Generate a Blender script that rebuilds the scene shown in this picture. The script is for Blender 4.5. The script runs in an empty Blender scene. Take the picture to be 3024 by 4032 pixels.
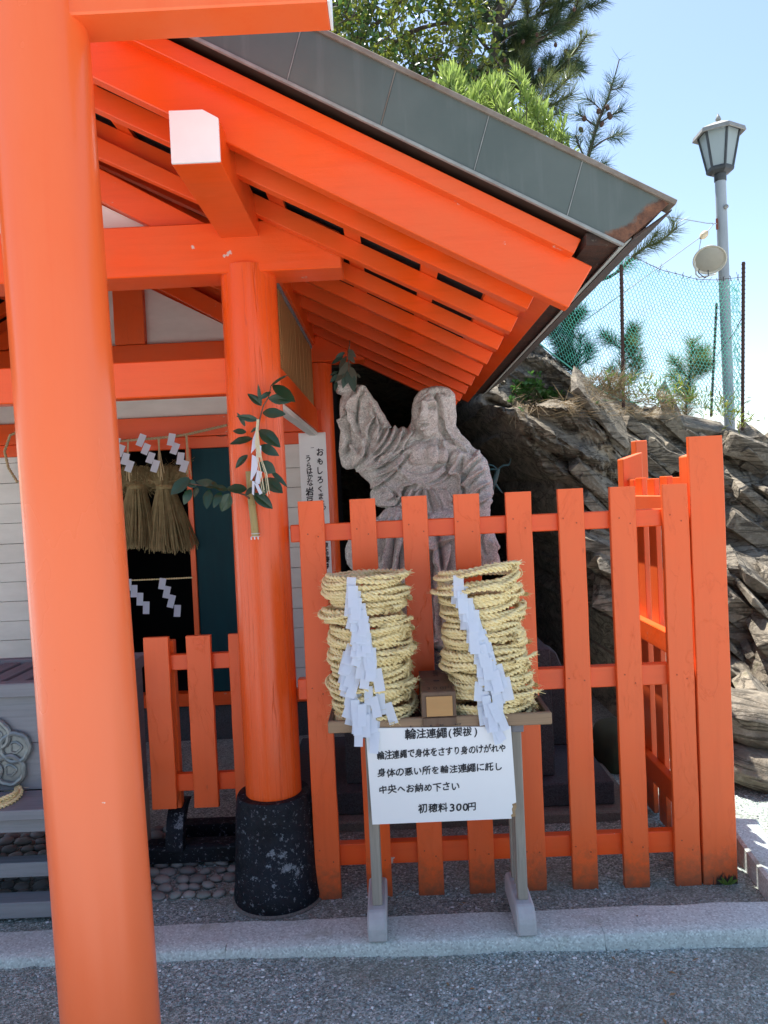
import bpy, bmesh, math, random
import numpy as np
from mathutils import Vector, Matrix, Euler
R = math.radians
random.seed(7); rng = np.random.default_rng(7)
sc = bpy.context.scene
COL = sc.collection

# ------------------------------------------------------------------ camera
FPX, W0, H0 = 3000.0, 3024.0, 4032.0
EYE = Vector((0, 0, 1.5))
cd = bpy.data.cameras.new('camera'); cam = bpy.data.objects.new('camera', cd); COL.objects.link(cam)
cd.sensor_fit = 'VERTICAL'; cd.sensor_height = 36.0; cd.sensor_width = 27.0
cd.lens = 36.0 * FPX / H0; cd.clip_start = 0.05; cd.clip_end = 2000
CM = Matrix.Rotation(R(0.596), 3, 'Z') @ Matrix.Rotation(R(90 - 1.33), 3, 'X') @ Matrix.Rotation(R(-2.6), 3, 'Z')
cam.matrix_world = Matrix.Translation(EYE) @ CM.to_4x4()
sc.camera = cam

# ------------------------------------------------------------------ light
SUN_EL, SUN_AZ = 69.0, -27.0          # azimuth measured from +Y, negative = to the left
world = bpy.data.worlds.new('World'); sc.world = world; world.use_nodes = True
wn = world.node_tree; wn.nodes.clear()
w_out = wn.nodes.new('ShaderNodeOutputWorld'); w_bg = wn.nodes.new('ShaderNodeBackground')
sky = wn.nodes.new('ShaderNodeTexSky'); sky.sky_type = 'NISHITA'; sky.sun_disc = False
sky.sun_elevation = R(SUN_EL); sky.sun_rotation = R(SUN_AZ)
sky.air_density = 1.0; sky.dust_density = 0.9; sky.ozone_density = 0.5; sky.altitude = 0
w_bg.inputs['Strength'].default_value = 0.105
wn.links.new(sky.outputs[0], w_bg.inputs[0]); wn.links.new(w_bg.outputs[0], w_out.inputs[0])
sl = bpy.data.lights.new('sun', 'SUN'); sl.energy = 5.0; sl.angle = R(0.53); sl.color = (1.0, 0.96, 0.91)
sun = bpy.data.objects.new('sun', sl); COL.objects.link(sun)
sdir = Vector((math.sin(R(SUN_AZ)) * math.cos(R(SUN_EL)), math.cos(R(SUN_AZ)) * math.cos(R(SUN_EL)), math.sin(R(SUN_EL))))
sun.rotation_euler = (-sdir).to_track_quat('-Z', 'Y').to_euler()
sun.location = sdir * 30
vs = sc.view_settings
vs.view_transform = 'Standard'; vs.look = 'None'; vs.gamma = 1.0; vs.use_curve_mapping = False
vs.exposure = 1.36
cy = sc.cycles
cy.max_bounces = 8; cy.diffuse_bounces = 5; cy.glossy_bounces = 3; cy.transmission_bounces = 4; cy.transparent_max_bounces = 8
cy.sample_clamp_indirect = 8

# ------------------------------------------------------------------ geometry helpers
S = 3024.0 / 1659.0                     # measurements were taken on a 1659 px wide view
def ray(sx, sy):
    d = Vector(((sx * S - W0 / 2) / FPX, -(sy * S - H0 / 2) / FPX, -1.0))
    return CM @ d
def at(sx, sy, Y):
    d = ray(sx, sy); return EYE + d * (Y / d.y)
def atz(sx, sy, Z):
    d = ray(sx, sy); return EYE + d * ((Z - EYE.z) / d.z)
def atx(sx, sy, X):
    d = ray(sx, sy); return EYE + d * (X / d.x)
def proj(V):
    V = np.asarray(V, float).reshape(-1, 3) - np.array(EYE)
    C = V @ np.array(CM)
    z = -C[:, 2]
    return np.stack([(W0 / 2 + FPX * C[:, 0] / z) / S, (H0 / 2 - FPX * C[:, 1] / z) / S], 1)

def tag(o, label=None, cat=None, group=None, kind=None):
    if label: o['label'] = label
    if cat: o['category'] = cat
    if group: o['group'] = group
    if kind: o['kind'] = kind
    return o
def thing(name, loc, label, cat, group=None, kind=None, rz=0.0):
    o = bpy.data.objects.new(name, None); COL.objects.link(o)
    o.empty_display_size = 0.1; o.location = loc; o.rotation_euler = (0, 0, rz)
    return tag(o, label, cat, group, kind)
def wloc(p):
    m = Matrix.Identity(4)
    while p:
        m = Matrix.LocRotScale(p.location, p.rotation_euler, p.scale) @ m
        if p.parent: m = p.matrix_parent_inverse @ m
        p = p.parent
    return m
def adopt(o, parent):
    if parent is not None:
        o.parent = parent
        o.matrix_parent_inverse = wloc(parent).inverted()
    return o
def link(name, me, parent=None, keep=True):
    o = bpy.data.objects.new(name, me); COL.objects.link(o)
    if parent is not None:
        if keep: adopt(o, parent)
        else: o.parent = parent
    return o
def setmat(me, m):
    if m is not None:
        for x in (m if isinstance(m, (list, tuple)) else [m]): me.materials.append(x)

class MB:
    """collects geometry that becomes ONE mesh"""
    def __init__(s): s.v = []; s.f = []; s.mi = []; s.cur = 0
    def add(s, vs, fs):
        b = len(s.v); s.v += [tuple(v) for v in vs]
        for f in fs: s.f.append(tuple(i + b for i in f)); s.mi.append(s.cur)
        return s
    def box(s, x0, x1, y0, y1, z0, z1, M=None, ch=0.0):
        if ch <= 0:
            vs = [Vector((x, y, z)) for z in (z0, z1) for y in (y0, y1) for x in (x0, x1)]
            fs = [(0, 2, 3, 1), (4, 5, 7, 6), (0, 1, 5, 4), (2, 6, 7, 3), (0, 4, 6, 2), (1, 3, 7, 5)]
        else:
            bm = bmesh.new(); bmesh.ops.create_cube(bm, size=1.0)
            for v in bm.verts:
                v.co = Vector((x0 + (v.co.x + .5) * (x1 - x0), y0 + (v.co.y + .5) * (y1 - y0), z0 + (v.co.z + .5) * (z1 - z0)))
            bmesh.ops.bevel(bm, geom=bm.edges[:], offset=ch, segments=1, affect='EDGES', profile=.5)
            bm.verts.index_update()
            vs = [v.co.copy() for v in bm.verts]; fs = [[v.index for v in f.verts] for f in bm.faces]; bm.free()
        if M is not None: vs = [M @ v for v in vs]
        return s.add(vs, fs)
    def prism(s, poly, axis, a, b, ch=0.0, M=None):
        """poly = 2-D outline; axis 'y': poly is (x,z) extruded y a..b; 'x': poly (y,z); 'z': poly (x,y)"""
        n = len(poly)
        def P(p, t):
            return {'y': (p[0], t, p[1]), 'x': (t, p[0], p[1]), 'z': (p[0], p[1], t)}[axis]
        vs = [Vector(P(p, a)) for p in poly] + [Vector(P(p, b)) for p in poly]
        fs = [tuple(range(n))[::-1], tuple(range(n, 2 * n))] + [(i, (i + 1) % n, n + (i + 1) % n, n + i) for i in range(n)]
        bm = bmesh.new(); bv = [bm.verts.new(v) for v in vs]
        for f in fs: bm.faces.new([bv[i] for i in f])
        bmesh.ops.recalc_face_normals(bm, faces=bm.faces[:])
        if ch > 0: bmesh.ops.bevel(bm, geom=[e for e in bm.edges], offset=ch, segments=1, affect='EDGES', profile=.5)
        bm.verts.index_update()
        vs = [v.co.copy() for v in bm.verts]; fs = [[v.index for v in f.verts] for f in bm.faces]; bm.free()
        if M is not None: vs = [M @ v for v in vs]
        return s.add(vs, fs)
    def tube(s, pts, rad, n=8, cap=True, close=False):
        pts = [Vector(p) for p in pts]; m = len(pts)
        rads = rad if isinstance(rad, (list, tuple)) else [rad] * m
        vs = []; up = None
        for i, p in enumerate(pts):
            if close: t = (pts[(i + 1) % m] - pts[i - 1])
            else: t = pts[min(i + 1, m - 1)] - pts[max(i - 1, 0)]
            t = t.normalized() if t.length > 1e-9 else Vector((0, 0, 1))
            if up is None:
                up = t.cross(Vector((.31, .57, .76))).normalized()
            up = (up - t * up.dot(t)).normalized(); q = t.cross(up)
            for k in range(n):
                a = 2 * math.pi * k / n
                vs.append(p + (up * math.cos(a) + q * math.sin(a)) * rads[i])
        fs = []
        for i in range(m if close else m - 1):
            j = (i + 1) % m
            for k in range(n):
                l = (k + 1) % n
                fs.append((i * n + k, i * n + l, j * n + l, j * n + k))
        if cap and not close:
            fs.append(tuple(range(n))[::-1]); fs.append(tuple(range((m - 1) * n, m * n)))
        return s.add(vs, fs)
    def lathe(s, prof, n=24, M=None, cap=True):
        vs = []; m = len(prof)
        for r_, z in prof:
            for k in range(n):
                a = 2 * math.pi * k / n; vs.append(Vector((r_ * math.cos(a), r_ * math.sin(a), z)))
        fs = [(i * n + k, i * n + (k + 1) % n, (i + 1) * n + (k + 1) % n, (i + 1) * n + k) for i in range(m - 1) for k in range(n)]
        if cap: fs += [tuple(range(n))[::-1], tuple(range((m - 1) * n, m * n))]
        if M is not None: vs = [M @ v for v in vs]
        return s.add(vs, fs)
    def mesh(s, name, m=None, smooth=False):
        me = bpy.data.meshes.new(name); me.from_pydata(s.v, [], s.f)
        setmat(me, m)
        if isinstance(m, (list, tuple)): me.polygons.foreach_set('material_index', s.mi)
        if smooth:
            me.polygons.foreach_set('use_smooth', [True] * len(s.f))
            if smooth != 'all': me.set_sharp_from_angle(angle=R(smooth if smooth is not True else 40))
        me.update(); return me
    def build(s, name, m=None, parent=None, smooth=False):
        return link(name, s.mesh(name, m, smooth), parent)

def fast_mesh(name, V, F, m=None, smooth=False):
    """numpy arrays in, mesh out (all faces the same size)"""
    V = np.asarray(V, np.float32); F = np.asarray(F, np.int32); k = F.shape[1]
    me = bpy.data.meshes.new(name)
    me.vertices.add(len(V)); me.vertices.foreach_set('co', V.ravel())
    me.loops.add(F.size); me.loops.foreach_set('vertex_index', F.ravel())
    me.polygons.add(len(F)); me.polygons.foreach_set('loop_start', np.arange(0, F.size, k, dtype=np.int32))
    setmat(me, m)
    if smooth: me.polygons.foreach_set('use_smooth', np.ones(len(F), bool))
    me.update(calc_edges=True); me.validate()
    return me

def box(name, x0, x1, y0, y1, z0, z1, m, parent=None, ch=0.0025):
    return MB().box(min(x0, x1), max(x0, x1), min(y0, y1), max(y0, y1), min(z0, z1), max(z0, z1), None, ch).build(name, m, parent)
def copy_tree(o, parent=None):
    c = o.copy(); COL.objects.link(c)
    if parent is not None: c.parent = parent
    for ch in list(o.children): copy_tree(ch, c)
    return c
def vnoise(P, scale, seed=0, octaves=4, gain=.5, lac=2.03):
    """value noise on an (n,3) array, numpy"""
    P = np.asarray(P, float) * scale; out = np.zeros(len(P)); amp = 1.0; tot = 0
    for o in range(octaves):
        Q = P + seed * 17.3 + o * 31.7; I = np.floor(Q).astype(np.int64); Fr = Q - I; U = Fr * Fr * (3 - 2 * Fr)
        r = 0
        for dx in (0, 1):
            for dy in (0, 1):
                for dz in (0, 1):
                    h = (I[:, 0] + dx) * 374761393 + (I[:, 1] + dy) * 668265263 + (I[:, 2] + dz) * 2147483647 + seed * 974711
                    h = (h ^ (h >> 13)) * 1274126177 & 0xffffffff; h = (h ^ (h >> 16)) & 0xffff
                    w = (U[:, 0] if dx else 1 - U[:, 0]) * (U[:, 1] if dy else 1 - U[:, 1]) * (U[:, 2] if dz else 1 - U[:, 2])
                    r = r + w * (h / 65535.0)
        out += amp * (r * 2 - 1); tot += amp; amp *= gain; P = P * lac
    return out / tot

# ------------------------------------------------------------------ materials
class MT:
    def __init__(s, name, rough=.5, spec=.5):
        s.m = bpy.data.materials.new(name); s.m.use_nodes = True; s.nt = s.m.node_tree
        s.b = s.nt.nodes['Principled BSDF']; s.out = s.nt.nodes['Material Output']
        s.b.inputs['Roughness'].default_value = rough; s.b.inputs['Specular IOR Level'].default_value = spec
        s.tc = s.nt.nodes.new('ShaderNodeTexCoord')
    def l(s, a, b): s.nt.links.new(a, b)
    def n(s, t, **k):
        x = s.nt.nodes.new(t)
        for a, v in k.items(): setattr(x, a, v)
        return x
    def put(s, sock, v):
        if isinstance(v, bpy.types.NodeSocket): s.l(v, sock)
        elif isinstance(v, (tuple, list)) and sock.type == 'RGBA' and len(v) == 3: sock.default_value = (*v, 1)
        else: sock.default_value = v
    def co(s, scale=(1, 1, 1), rot=(0, 0, 0), kind='Object', loc=(0, 0, 0)):
        mp = s.n('ShaderNodeMapping'); s.l(s.tc.outputs[kind], mp.inputs[0])
        mp.inputs['Scale'].default_value = scale; mp.inputs['Rotation'].default_value = rot; mp.inputs['Location'].default_value = loc
        return mp.outputs[0]
    def noise(s, scale, detail=4, rough=.55, vec=None, dist=0.0):
        x = s.n('ShaderNodeTexNoise'); x.inputs['Scale'].default_value = scale; x.inputs['Detail'].default_value = detail
        x.inputs['Roughness'].default_value = rough; x.inputs['Distortion'].default_value = dist
        s.l(vec if vec is not None else s.co(), x.inputs['Vector']); return x.outputs['Fac']
    def voro(s, scale, vec=None, feature='F1', out='Distance', rnd=1.0):
        x = s.n('ShaderNodeTexVoronoi', feature=feature); x.inputs['Scale'].default_value = scale; x.inputs['Randomness'].default_value = rnd
        s.l(vec if vec is not None else s.co(), x.inputs['Vector']); return x.outputs[out]
    def ramp(s, fac, *stops, interp='LINEAR'):
        x = s.n('ShaderNodeValToRGB'); x.color_ramp.interpolation = interp; e = x.color_ramp.elements
        while len(e) < len(stops): e.new(.5)
        for i, (p, c) in enumerate(stops):
            e[i].position = p; e[i].color = (c, c, c, 1) if isinstance(c, (int, float)) else (*c, 1)
        s.put(x.inputs[0], fac); return x.outputs[0]
    def mix(s, fac, a, b, mode='MIX'):
        x = s.n('ShaderNodeMix', data_type='RGBA', blend_type=mode)
        s.put(x.inputs['Factor'], fac); s.put(x.inputs[6], a); s.put(x.inputs[7], b); return x.outputs[2]
    def math(s, op, a, b=0.0):
        x = s.n('ShaderNodeMath', operation=op); s.put(x.inputs[0], a); s.put(x.inputs[1], b); return x.outputs[0]
    def bump(s, h, strength=.3, dist=.01, prev=None):
        x = s.n('ShaderNodeBump'); x.inputs['Strength'].default_value = strength; x.inputs['Distance'].default_value = dist
        s.put(x.inputs['Height'], h)
        if prev is not None: s.l(prev, x.inputs['Normal'])
        return x.outputs[0]
    def done(s, color=None, normal=None, rough=None):
        if color is not None: s.put(s.b.inputs['Base Color'], color)
        if normal is not None: s.l(normal, s.b.inputs['Normal'])
        if rough is not None: s.put(s.b.inputs['Roughness'], rough)
        return s.m

def paint(name, c, c2, rough=.42, grain=(14, 14, 1.2), wear=.62, chips=None, bstr=.12, spec=.5):
    """painted wood: two tones of the same paint, brushed grain, a few knocks"""
    t = MT(name, rough, spec)
    n1 = t.noise(3.0, 5, .6); n2 = t.noise(1.0, 5, .65, t.co((grain[0] * 2, grain[1] * 2, grain[2] * 2)))
    col = t.mix(t.ramp(n1, (.38, 0), (.68, 1)), c, c2)
    col = t.mix(t.math('MULTIPLY', t.ramp(n2, (.5, 0), (.8, 1)), .35), col, tuple(x * .72 for x in c))
    if chips:
        ch = t.ramp(t.noise(7.0, 7, .72), (wear, 0), (wear + .015, 1)); col = t.mix(ch, col, chips)
    fine = t.noise(90, 3, .6)
    b = t.bump(n2, bstr, .004); b = t.bump(fine, bstr * .5, .002, b)
    rr = t.ramp(n1, (.3, rough - .08), (.7, rough + .12))
    return t.done(col, b, rr)
# ------------------------------------------------------------------ shared materials
RED = paint('vermilion_paint', (.84, .094, .008), (.78, .108, .016), .42, (3, 3, 22), bstr=.10)
RED_H = paint('vermilion_beam', (.84, .089, .006), (.76, .102, .016), .36, (2, 22, 22), wear=.672, chips=(.58, .46, .40), bstr=.22)
def picket_paint():
    t = MT('vermilion_picket', .45)
    n1 = t.noise(2.6, 5, .6); gr = t.noise(1.0, 6, .66, t.co((26, 26, 1.6)), .3)
    col = t.mix(t.ramp(n1, (.35, 0), (.68, 1)), (.85, .112, .014), (.80, .130, .028))
    col = t.mix(t.math('MULTIPLY', t.ramp(gr, (.5, 0), (.8, 1)), .35), col, (.62, .075, .012))
    pl = t.noise(5.0, 7, .62, t.co((1.6, 1.6, .55), loc=(2, 5, 1)), .7)                       # old paint layers: raised ragged edges
    step = t.ramp(pl, (.555, 0), (.562, 1)); edge = t.ramp(pl, (.545, 0), (.557, 1), (.572, 0))
    col = t.mix(t.math('MULTIPLY', edge, .07), col, (.45, .05, .012)); col = t.mix(t.math('MULTIPLY', step, .10), col, (.86, .13, .03))
    knot = t.ramp(t.voro(9, t.co((1, 1, .45))), (.035, 1), (.055, 0)); col = t.mix(t.math('MULTIPLY', knot, .35), col, (.40, .055, .015))
    z = t.n('ShaderNodeSeparateXYZ'); t.l(t.co(), z.inputs[0])
    k = t.math('SUBTRACT', t.math('MULTIPLY', t.noise(26, 6, .72), .34), z.outputs[2])        # splash dirt at the feet
    col = t.mix(t.math('MULTIPLY', t.ramp(t.math('ADD', k, .5), (.50, 0), (.64, .75)), 1.0), col, (.22, .085, .04))
    rot = t.ramp(t.math('ADD', t.math('SUBTRACT', t.math('MULTIPLY', t.noise(1, 5, .7, t.co((40, 40, 9))), .22), z.outputs[2]), .5), (.545, 0), (.56, 1)); rot = t.math('MULTIPLY', rot, t.math('GREATER_THAN', z.outputs[0], 1.10)); col = t.mix(rot, col, (.035, .022, .018))
    b = t.bump(gr, .25, .004); b = t.bump(step, .45, .0025, b); b = t.bump(t.noise(70, 3), .06, .002, b)
    return t.done(col, b, t.ramp(n1, (.3, .34), (.7, .52)))
RED_V = picket_paint()
def column_paint():
    t = MT('vermilion_column', .3)
    P = t.co((30, 30, .9)); n = t.noise(1.0, 6, .62, P, .4)
    crack = t.ramp(t.noise(1.0, 4, .55, t.co((26, 26, .55), loc=(3.1, .7, 0)), .6), (.492, 0), (.5, 1), (.508, 0))
    big = t.noise(2.2, 5, .6)
    flake = t.ramp(t.noise(9, 8, .75, t.co((1, 1, .35))), (.66, 0), (.672, 1))
    col = t.mix(t.ramp(big, (.35, 0), (.7, 1)), (.84, .092, .008), (.77, .110, .022))
    col = t.mix(t.math('MULTIPLY', flake, .35), col, (.55, .10, .05))
    col = t.mix(t.math('MULTIPLY', crack, .35), col, (.34, .035, .012))
    b = t.bump(n, .22, .006); b = t.bump(t.math('SUBTRACT', 1.0, crack), .35, .004, b); b = t.bump(flake, .25, .0025, b)
    return t.done(col, b, t.ramp(n, (.3, .20), (.7, .38)))
REDC = column_paint()
def torii_paint():
    t = MT('torii_paint', .26)
    big = t.noise(1.6, 5, .6, t.co((1, 1, .45)))
    col = t.mix(t.ramp(big, (.3, 0), (.72, 1)), (.86, .130, .024), (.83, .165, .055))
    st = t.noise(1.0, 5, .6, t.co((22, 22, .7)))
    col = t.mix(t.math('MULTIPLY', t.ramp(st, (.52, 0), (.75, 1)), .35), col, (.82, .10, .016))
    chip = t.ramp(t.noise(13, 6, .7), (.715, 0), (.72, 1)); col = t.mix(chip, col, (.78, .55, .48))
    b = t.bump(st, .10, .005); b = t.bump(t.noise(6, 3), .08, .01, b)
    return t.done(col, b, t.ramp(big, (.3, .20), (.7, .32)))
TORII = torii_paint()
def flat(name, c, c2=None, rough=.6, scale=8, bs=.1, stretch=(1, 1, 1), spec=.4, amt=(.35, .7)):
    t = MT(name, rough, spec); n = t.noise(scale, 6, .62, t.co(stretch))
    return t.done(t.mix(t.ramp(n, (amt[0], 0), (amt[1], 1)), c, c2 or tuple(x * .75 for x in c)), t.bump(n, bs, .004))
WHITE = flat('white_paint', (.84, .85, .84), (.77, .78, .77), .55, 6)
WHITE_WALL = flat('white_wall_paint', (.76, .74, .69), (.62, .60, .55), .6, 2.2, .12, (1, 1, 3))
TEAL = flat('teal_door_paint', (.002, .032, .042), (.003, .042, .053), .6, 3, .1, (8, 8, 1), spec=.2)
BLACK = None
def black_paint():
    t = MT('worn_black_paint', .6, .2)
    n = t.noise(26, 9, .78); big = t.noise(5.5, 4, .6)
    z = t.n('ShaderNodeSeparateXYZ'); t.l(t.co(), z.inputs[0])
    m = t.math('ADD', n, t.math('MULTIPLY', big, .45))
    worn = t.ramp(m, (.86, 0), (.885, 1))
    sp = t.ramp(t.noise(60, 5, .75), (.60, 0), (.62, 1))
    col = t.mix(t.ramp(big, (.35, 0), (.65, 1)), (.005, .006, .009), (.012, .015, .023))
    col = t.mix(t.math('MULTIPLY', worn, .65), col, (.26, .29, .33)); col = t.mix(t.math('MULTIPLY', sp, .35), col, (.35, .37, .42))
    return t.done(col, t.bump(m, .4, .004), t.ramp(m, (.6, .42), (.8, .8)))
BLACK = black_paint()
def roof_metal():
    t = MT('grey_roof_sheet', .55, .4); t.b.inputs['Metallic'].default_value = .0
    n = t.noise(1.3, 5, .6, t.co((3, 3, 3))); st = t.noise(1, 4, .6, t.co((22, 22, 2.0)))
    col = t.mix(t.ramp(n, (.35, 0), (.7, 1)), (.082, .100, .088), (.108, .126, .112))
    col = t.mix(t.math('MULTIPLY', t.ramp(st, (.55, 0), (.8, 1)), .30), col, (.19, .20, .19))
    # rust eats the low right corner of the sheet: a stain with a shape of its own
    sx = t.n('ShaderNodeSeparateXYZ'); t.l(t.co(), sx.inputs[0])
    e2 = t.math('ADD', t.math('MULTIPLY', sx.outputs[0], -.543), t.math('MULTIPLY', sx.outputs[2], .838))     # distance from the slanted end
    e2 = t.math('SUBTRACT', e2, 1.4436)
    k = t.math('ADD', t.math('MULTIPLY', e2, 9.0), t.math('MULTIPLY', t.noise(17, 8, .7), .62))
    rust = t.ramp(k, (.62, 1), (.74, 0))
    rc = t.mix(t.ramp(t.noise(26, 7, .75), (.35, 0), (.65, 1)), (.055, .028, .022), (.24, .105, .055))
    col = t.mix(rust, col, rc)
    return t.done(col, t.bump(t.noise(30, 4), .06, .003), t.ramp(rust, (0, .5), (1, .9)))
ROOF = roof_metal()
RIM = flat('roof_rim_metal', (.23, .20, .165), (.13, .085, .055), .5, 14, .15)
GALV = flat('pale_edge_metal', (.30, .31, .29), (.20, .20, .185), .5, 20, .05)
SOFFIT = None
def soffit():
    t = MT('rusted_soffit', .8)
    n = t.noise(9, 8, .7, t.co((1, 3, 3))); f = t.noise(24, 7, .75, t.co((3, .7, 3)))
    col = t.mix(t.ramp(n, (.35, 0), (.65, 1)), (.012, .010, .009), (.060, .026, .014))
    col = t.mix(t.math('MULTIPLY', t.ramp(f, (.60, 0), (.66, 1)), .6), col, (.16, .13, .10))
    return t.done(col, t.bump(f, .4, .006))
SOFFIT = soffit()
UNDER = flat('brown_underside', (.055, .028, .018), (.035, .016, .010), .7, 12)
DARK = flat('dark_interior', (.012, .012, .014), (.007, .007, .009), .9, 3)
def wood(name, c, c2, rough=.65, along='x', sc_=1.0, bs=.35, dark=.5):
    t = MT(name, rough, .3)
    s1 = {'x': (1.2, 26, 26), 'y': (26, 1.2, 26), 'z': (26, 26, 1.2)}[along]
    n = t.noise(sc_, 7, .66, t.co(s1), .8); m = t.noise(2.5, 4, .6)
    f = t.noise(4.0 * sc_, 4, .6, t.co(s1))
    col = t.mix(t.ramp(n, (.3, 0), (.7, 1)), c, c2)
    col = t.mix(t.math('MULTIPLY', t.ramp(f, (.55, 0), (.75, 1)), dark), col, tuple(x * .45 for x in c))
    col = t.mix(t.math('MULTIPLY', t.ramp(m, (.4, 0), (.75, 1)), .3), col, tuple(x * .7 for x in c2))
    return t.done(col, t.bump(n, bs, .004, t.bump(f, bs * .6, .002)))
CEDAR = wood('honey_cedar', (.42, .235, .095), (.30, .15, .055), .5, 'z')
GREYW_X = wood('weathered_grey_wood', (.27, .275, .29), (.20, .20, .215), .75, 'x', dark=.35)
GREYW_Z = wood('weathered_grey_post', (.40, .365, .31), (.25, .225, .19), .75, 'z', dark=.8)
GREYW_Y = wood('weathered_grey_slat', (.24, .235, .25), (.175, .17, .185), .75, 'y', dark=.35)
PALEW = wood('pale_grey_foot_wood', (.52, .525, .53), (.44, .445, .45), .75, 'y', dark=.2)
TRAYW = wood('brown_tray_wood', (.34, .225, .135), (.22, .15, .095), .65, 'x', dark=.6)
TRAYD = wood('dark_tray_floor', (.12, .082, .064), (.085, .060, .050), .65, 'x', dark=.4)
BOXW = wood('brown_box_wood', (.17, .105, .068), (.12, .075, .05), .55, 'z', dark=.4)
BOXF = wood('light_box_panel', (.50, .29, .115), (.42, .23, .09), .55, 'x', sc_=.6, dark=.2)
INK = flat('black_ink', (.012, .012, .016), (.02, .02, .026), .6)
PAPER = None
def paper():
    t = MT('white_paper', .8, .2)
    t.b.inputs['Base Color'].default_value = (.70, .76, .87, 1)
    tr = t.n('ShaderNodeBsdfTranslucent'); tr.inputs[0].default_value = (.85, .85, .86, 1)
    mx = t.n('ShaderNodeMixShader'); mx.inputs[0].default_value = .25
    t.l(t.b.outputs[0], mx.inputs[1]); t.l(tr.outputs[0], mx.inputs[2]); t.l(mx.outputs[0], t.out.inputs[0])
    return t.m
PAPER = paper()
def straw(name, c1, c2, c3, sc_=60):
    t = MT(name, .7, .25)
    n = t.noise(sc_, 5, .65); m = t.noise(9, 3)
    col = t.mix(t.ramp(n, (.32, 0), (.66, 1)), c1, c2); col = t.mix(t.math('MULTIPLY', t.ramp(m, (.4, 0), (.7, 1)), .45), col, c3)
    return t.done(col, t.bump(n, .3, .002))
STRAW = straw('rice_straw_rope', (.76, .60, .285), (.91, .78, .46), (.66, .54, .28), 45)
STRAW_D = straw('old_straw', (.20, .145, .065), (.31, .235, .115), (.14, .105, .05), 30)
ROPE = straw('hemp_rope', (.42, .31, .17), (.55, .43, .26), (.36, .27, .14))
def granite(name, c, c2, sp, scale=1.0, moss=0.0, rough=.75):
    t = MT(name, rough, .3)
    v = t.voro(230 * scale, out='Color'); g = t.n('ShaderNodeSeparateColor'); t.l(v, g.inputs[0])
    n = t.noise(3.5, 5, .6); f = t.noise(120 * scale, 4, .7)
    col = t.mix(t.ramp(n, (.3, 0), (.7, 1)), c, c2)
    col = t.mix(t.math('MULTIPLY', t.ramp(g.outputs[0], (.55, 0), (.85, 1)), .55), col, sp)
    col = t.mix(t.math('MULTIPLY', t.ramp(g.outputs[1], (.72, 0), (.9, 1)), .45), col, tuple(min(1, x * 1.5) for x in c))
    if moss:
        mm = t.ramp(t.noise(5, 6, .7), (.62 - moss * .2, 0), (.78 - moss * .1, 1)); col = t.mix(t.math('MULTIPLY', mm, .6), col, (.17, .18, .09))
    return t.done(col, t.bump(f, .35, .003, t.bump(n, .3, .01)))
KERB = granite('kerb_granite', (.55, .605, .575), (.48, .53, .505), (.28, .305, .295), .8, .22)
PLINTH = granite('plinth_granite', (.065, .07, .08), (.045, .05, .058), (.02, .022, .026), 1.0)
PLINTH_L = granite('pale_plinth_granite', (.19, .18, .155), (.15, .14, .125), (.09, .085, .075), 1.0)
STATUE = granite('statue_granite', (.60, .58, .53), (.49, .475, .435), (.22, .21, .195), .9)
# ------------------------------------------------------------------ shrine hall
HX = -1.55                                   # ridge / axis of the hall
SL = .54                                     # roof slope
def mir(pts): return [(2 * HX - x, z) for x, z in pts][::-1]
hall = thing('shrine_hall', (HX, 2.78, .06), 'vermilion shrine hall with grey metal gable roof, white board walls and dark green doors', 'shrine')

def slope_poly(x0, x1, zt0, h, sl=SL):
    """parallelogram following the roof slope, top edge starts at (x0, zt0)"""
    return [(x0, zt0), (x1, zt0 - sl * (x1 - x0)), (x1, zt0 - sl * (x1 - x0) - h), (x0, zt0 - h)]

# columns with their black stone sleeves
def column(cx, cy, r, label=None):
    prof = [(r * 1.0, .40), (r * 1.005, .8), (r, 1.6), (r * .985, 2.335)]
    M_ = Matrix.Translation((cx, cy, 0))
    cm = MB(); vs = []; na = 56                       # hewn shaft: long shallow facets left by the plane
    for r_, z in [(r * 1.0, .40), (r * 1.004, .7), (r * 1.002, 1.1), (r, 1.6), (r * .99, 2.0), (r * .985, 2.335)]:
        for k in range(na):
            a = 2 * math.pi * k / na; rr = r_ * (1 + .006 * math.cos(11 * a + 1.3 * z) + .003 * math.sin(5 * a + z)); vs.append((cx + rr * math.cos(a), cy + rr * math.sin(a), z))
    cm.add(vs, [(i * na + k, i * na + (k + 1) % na, (i + 1) * na + (k + 1) % na, (i + 1) * na + k) for i in range(5) for k in range(na)] + [tuple(range(5 * na, 6 * na))])
    c = cm.build('column', REDC, hall, 60)
    bp = [(.160, .035), (.163, .06), (.158, .10), (.150, .22), (.142, .36), (.137, .415), (.131, .425), (.10, .425)]
    b = MB().lathe(bp, 40, M_).build('column_base', BLACK, c, 50)
    MB().lathe([(.170, .02), (.170, .040), (.160, .047), (.10, .05)], 28, M_).build('footing', PLINTH_L, c, 50)
    return c
column(-.482, 2.785, .1015); column(2 * HX + .482, 2.785, .1015)
for sx_ in (1, -1):
    cx = -.435 if sx_ > 0 else 2 * HX + .435
    MB().lathe([(.1, .06), (.1, 2.32)], 28, Matrix.Translation((cx, 4.76, 0))).build('column', REDC, hall, 60)
# tie beams
box('tie_beam', 2 * HX + .138, -.138, 2.70, 2.862, 2.305, 2.483, RED_H, hall, .004)
box('tie_beam', 2 * HX + .128, -.128, 4.652, 4.80, 2.325, 2.480, RED_H, hall, .004)
box('tie_beam', 2 * HX + .482 + .08, -.482 - .08, 2.752, 2.822, 1.888, 2.018, RED_H, hall, .004)
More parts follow.
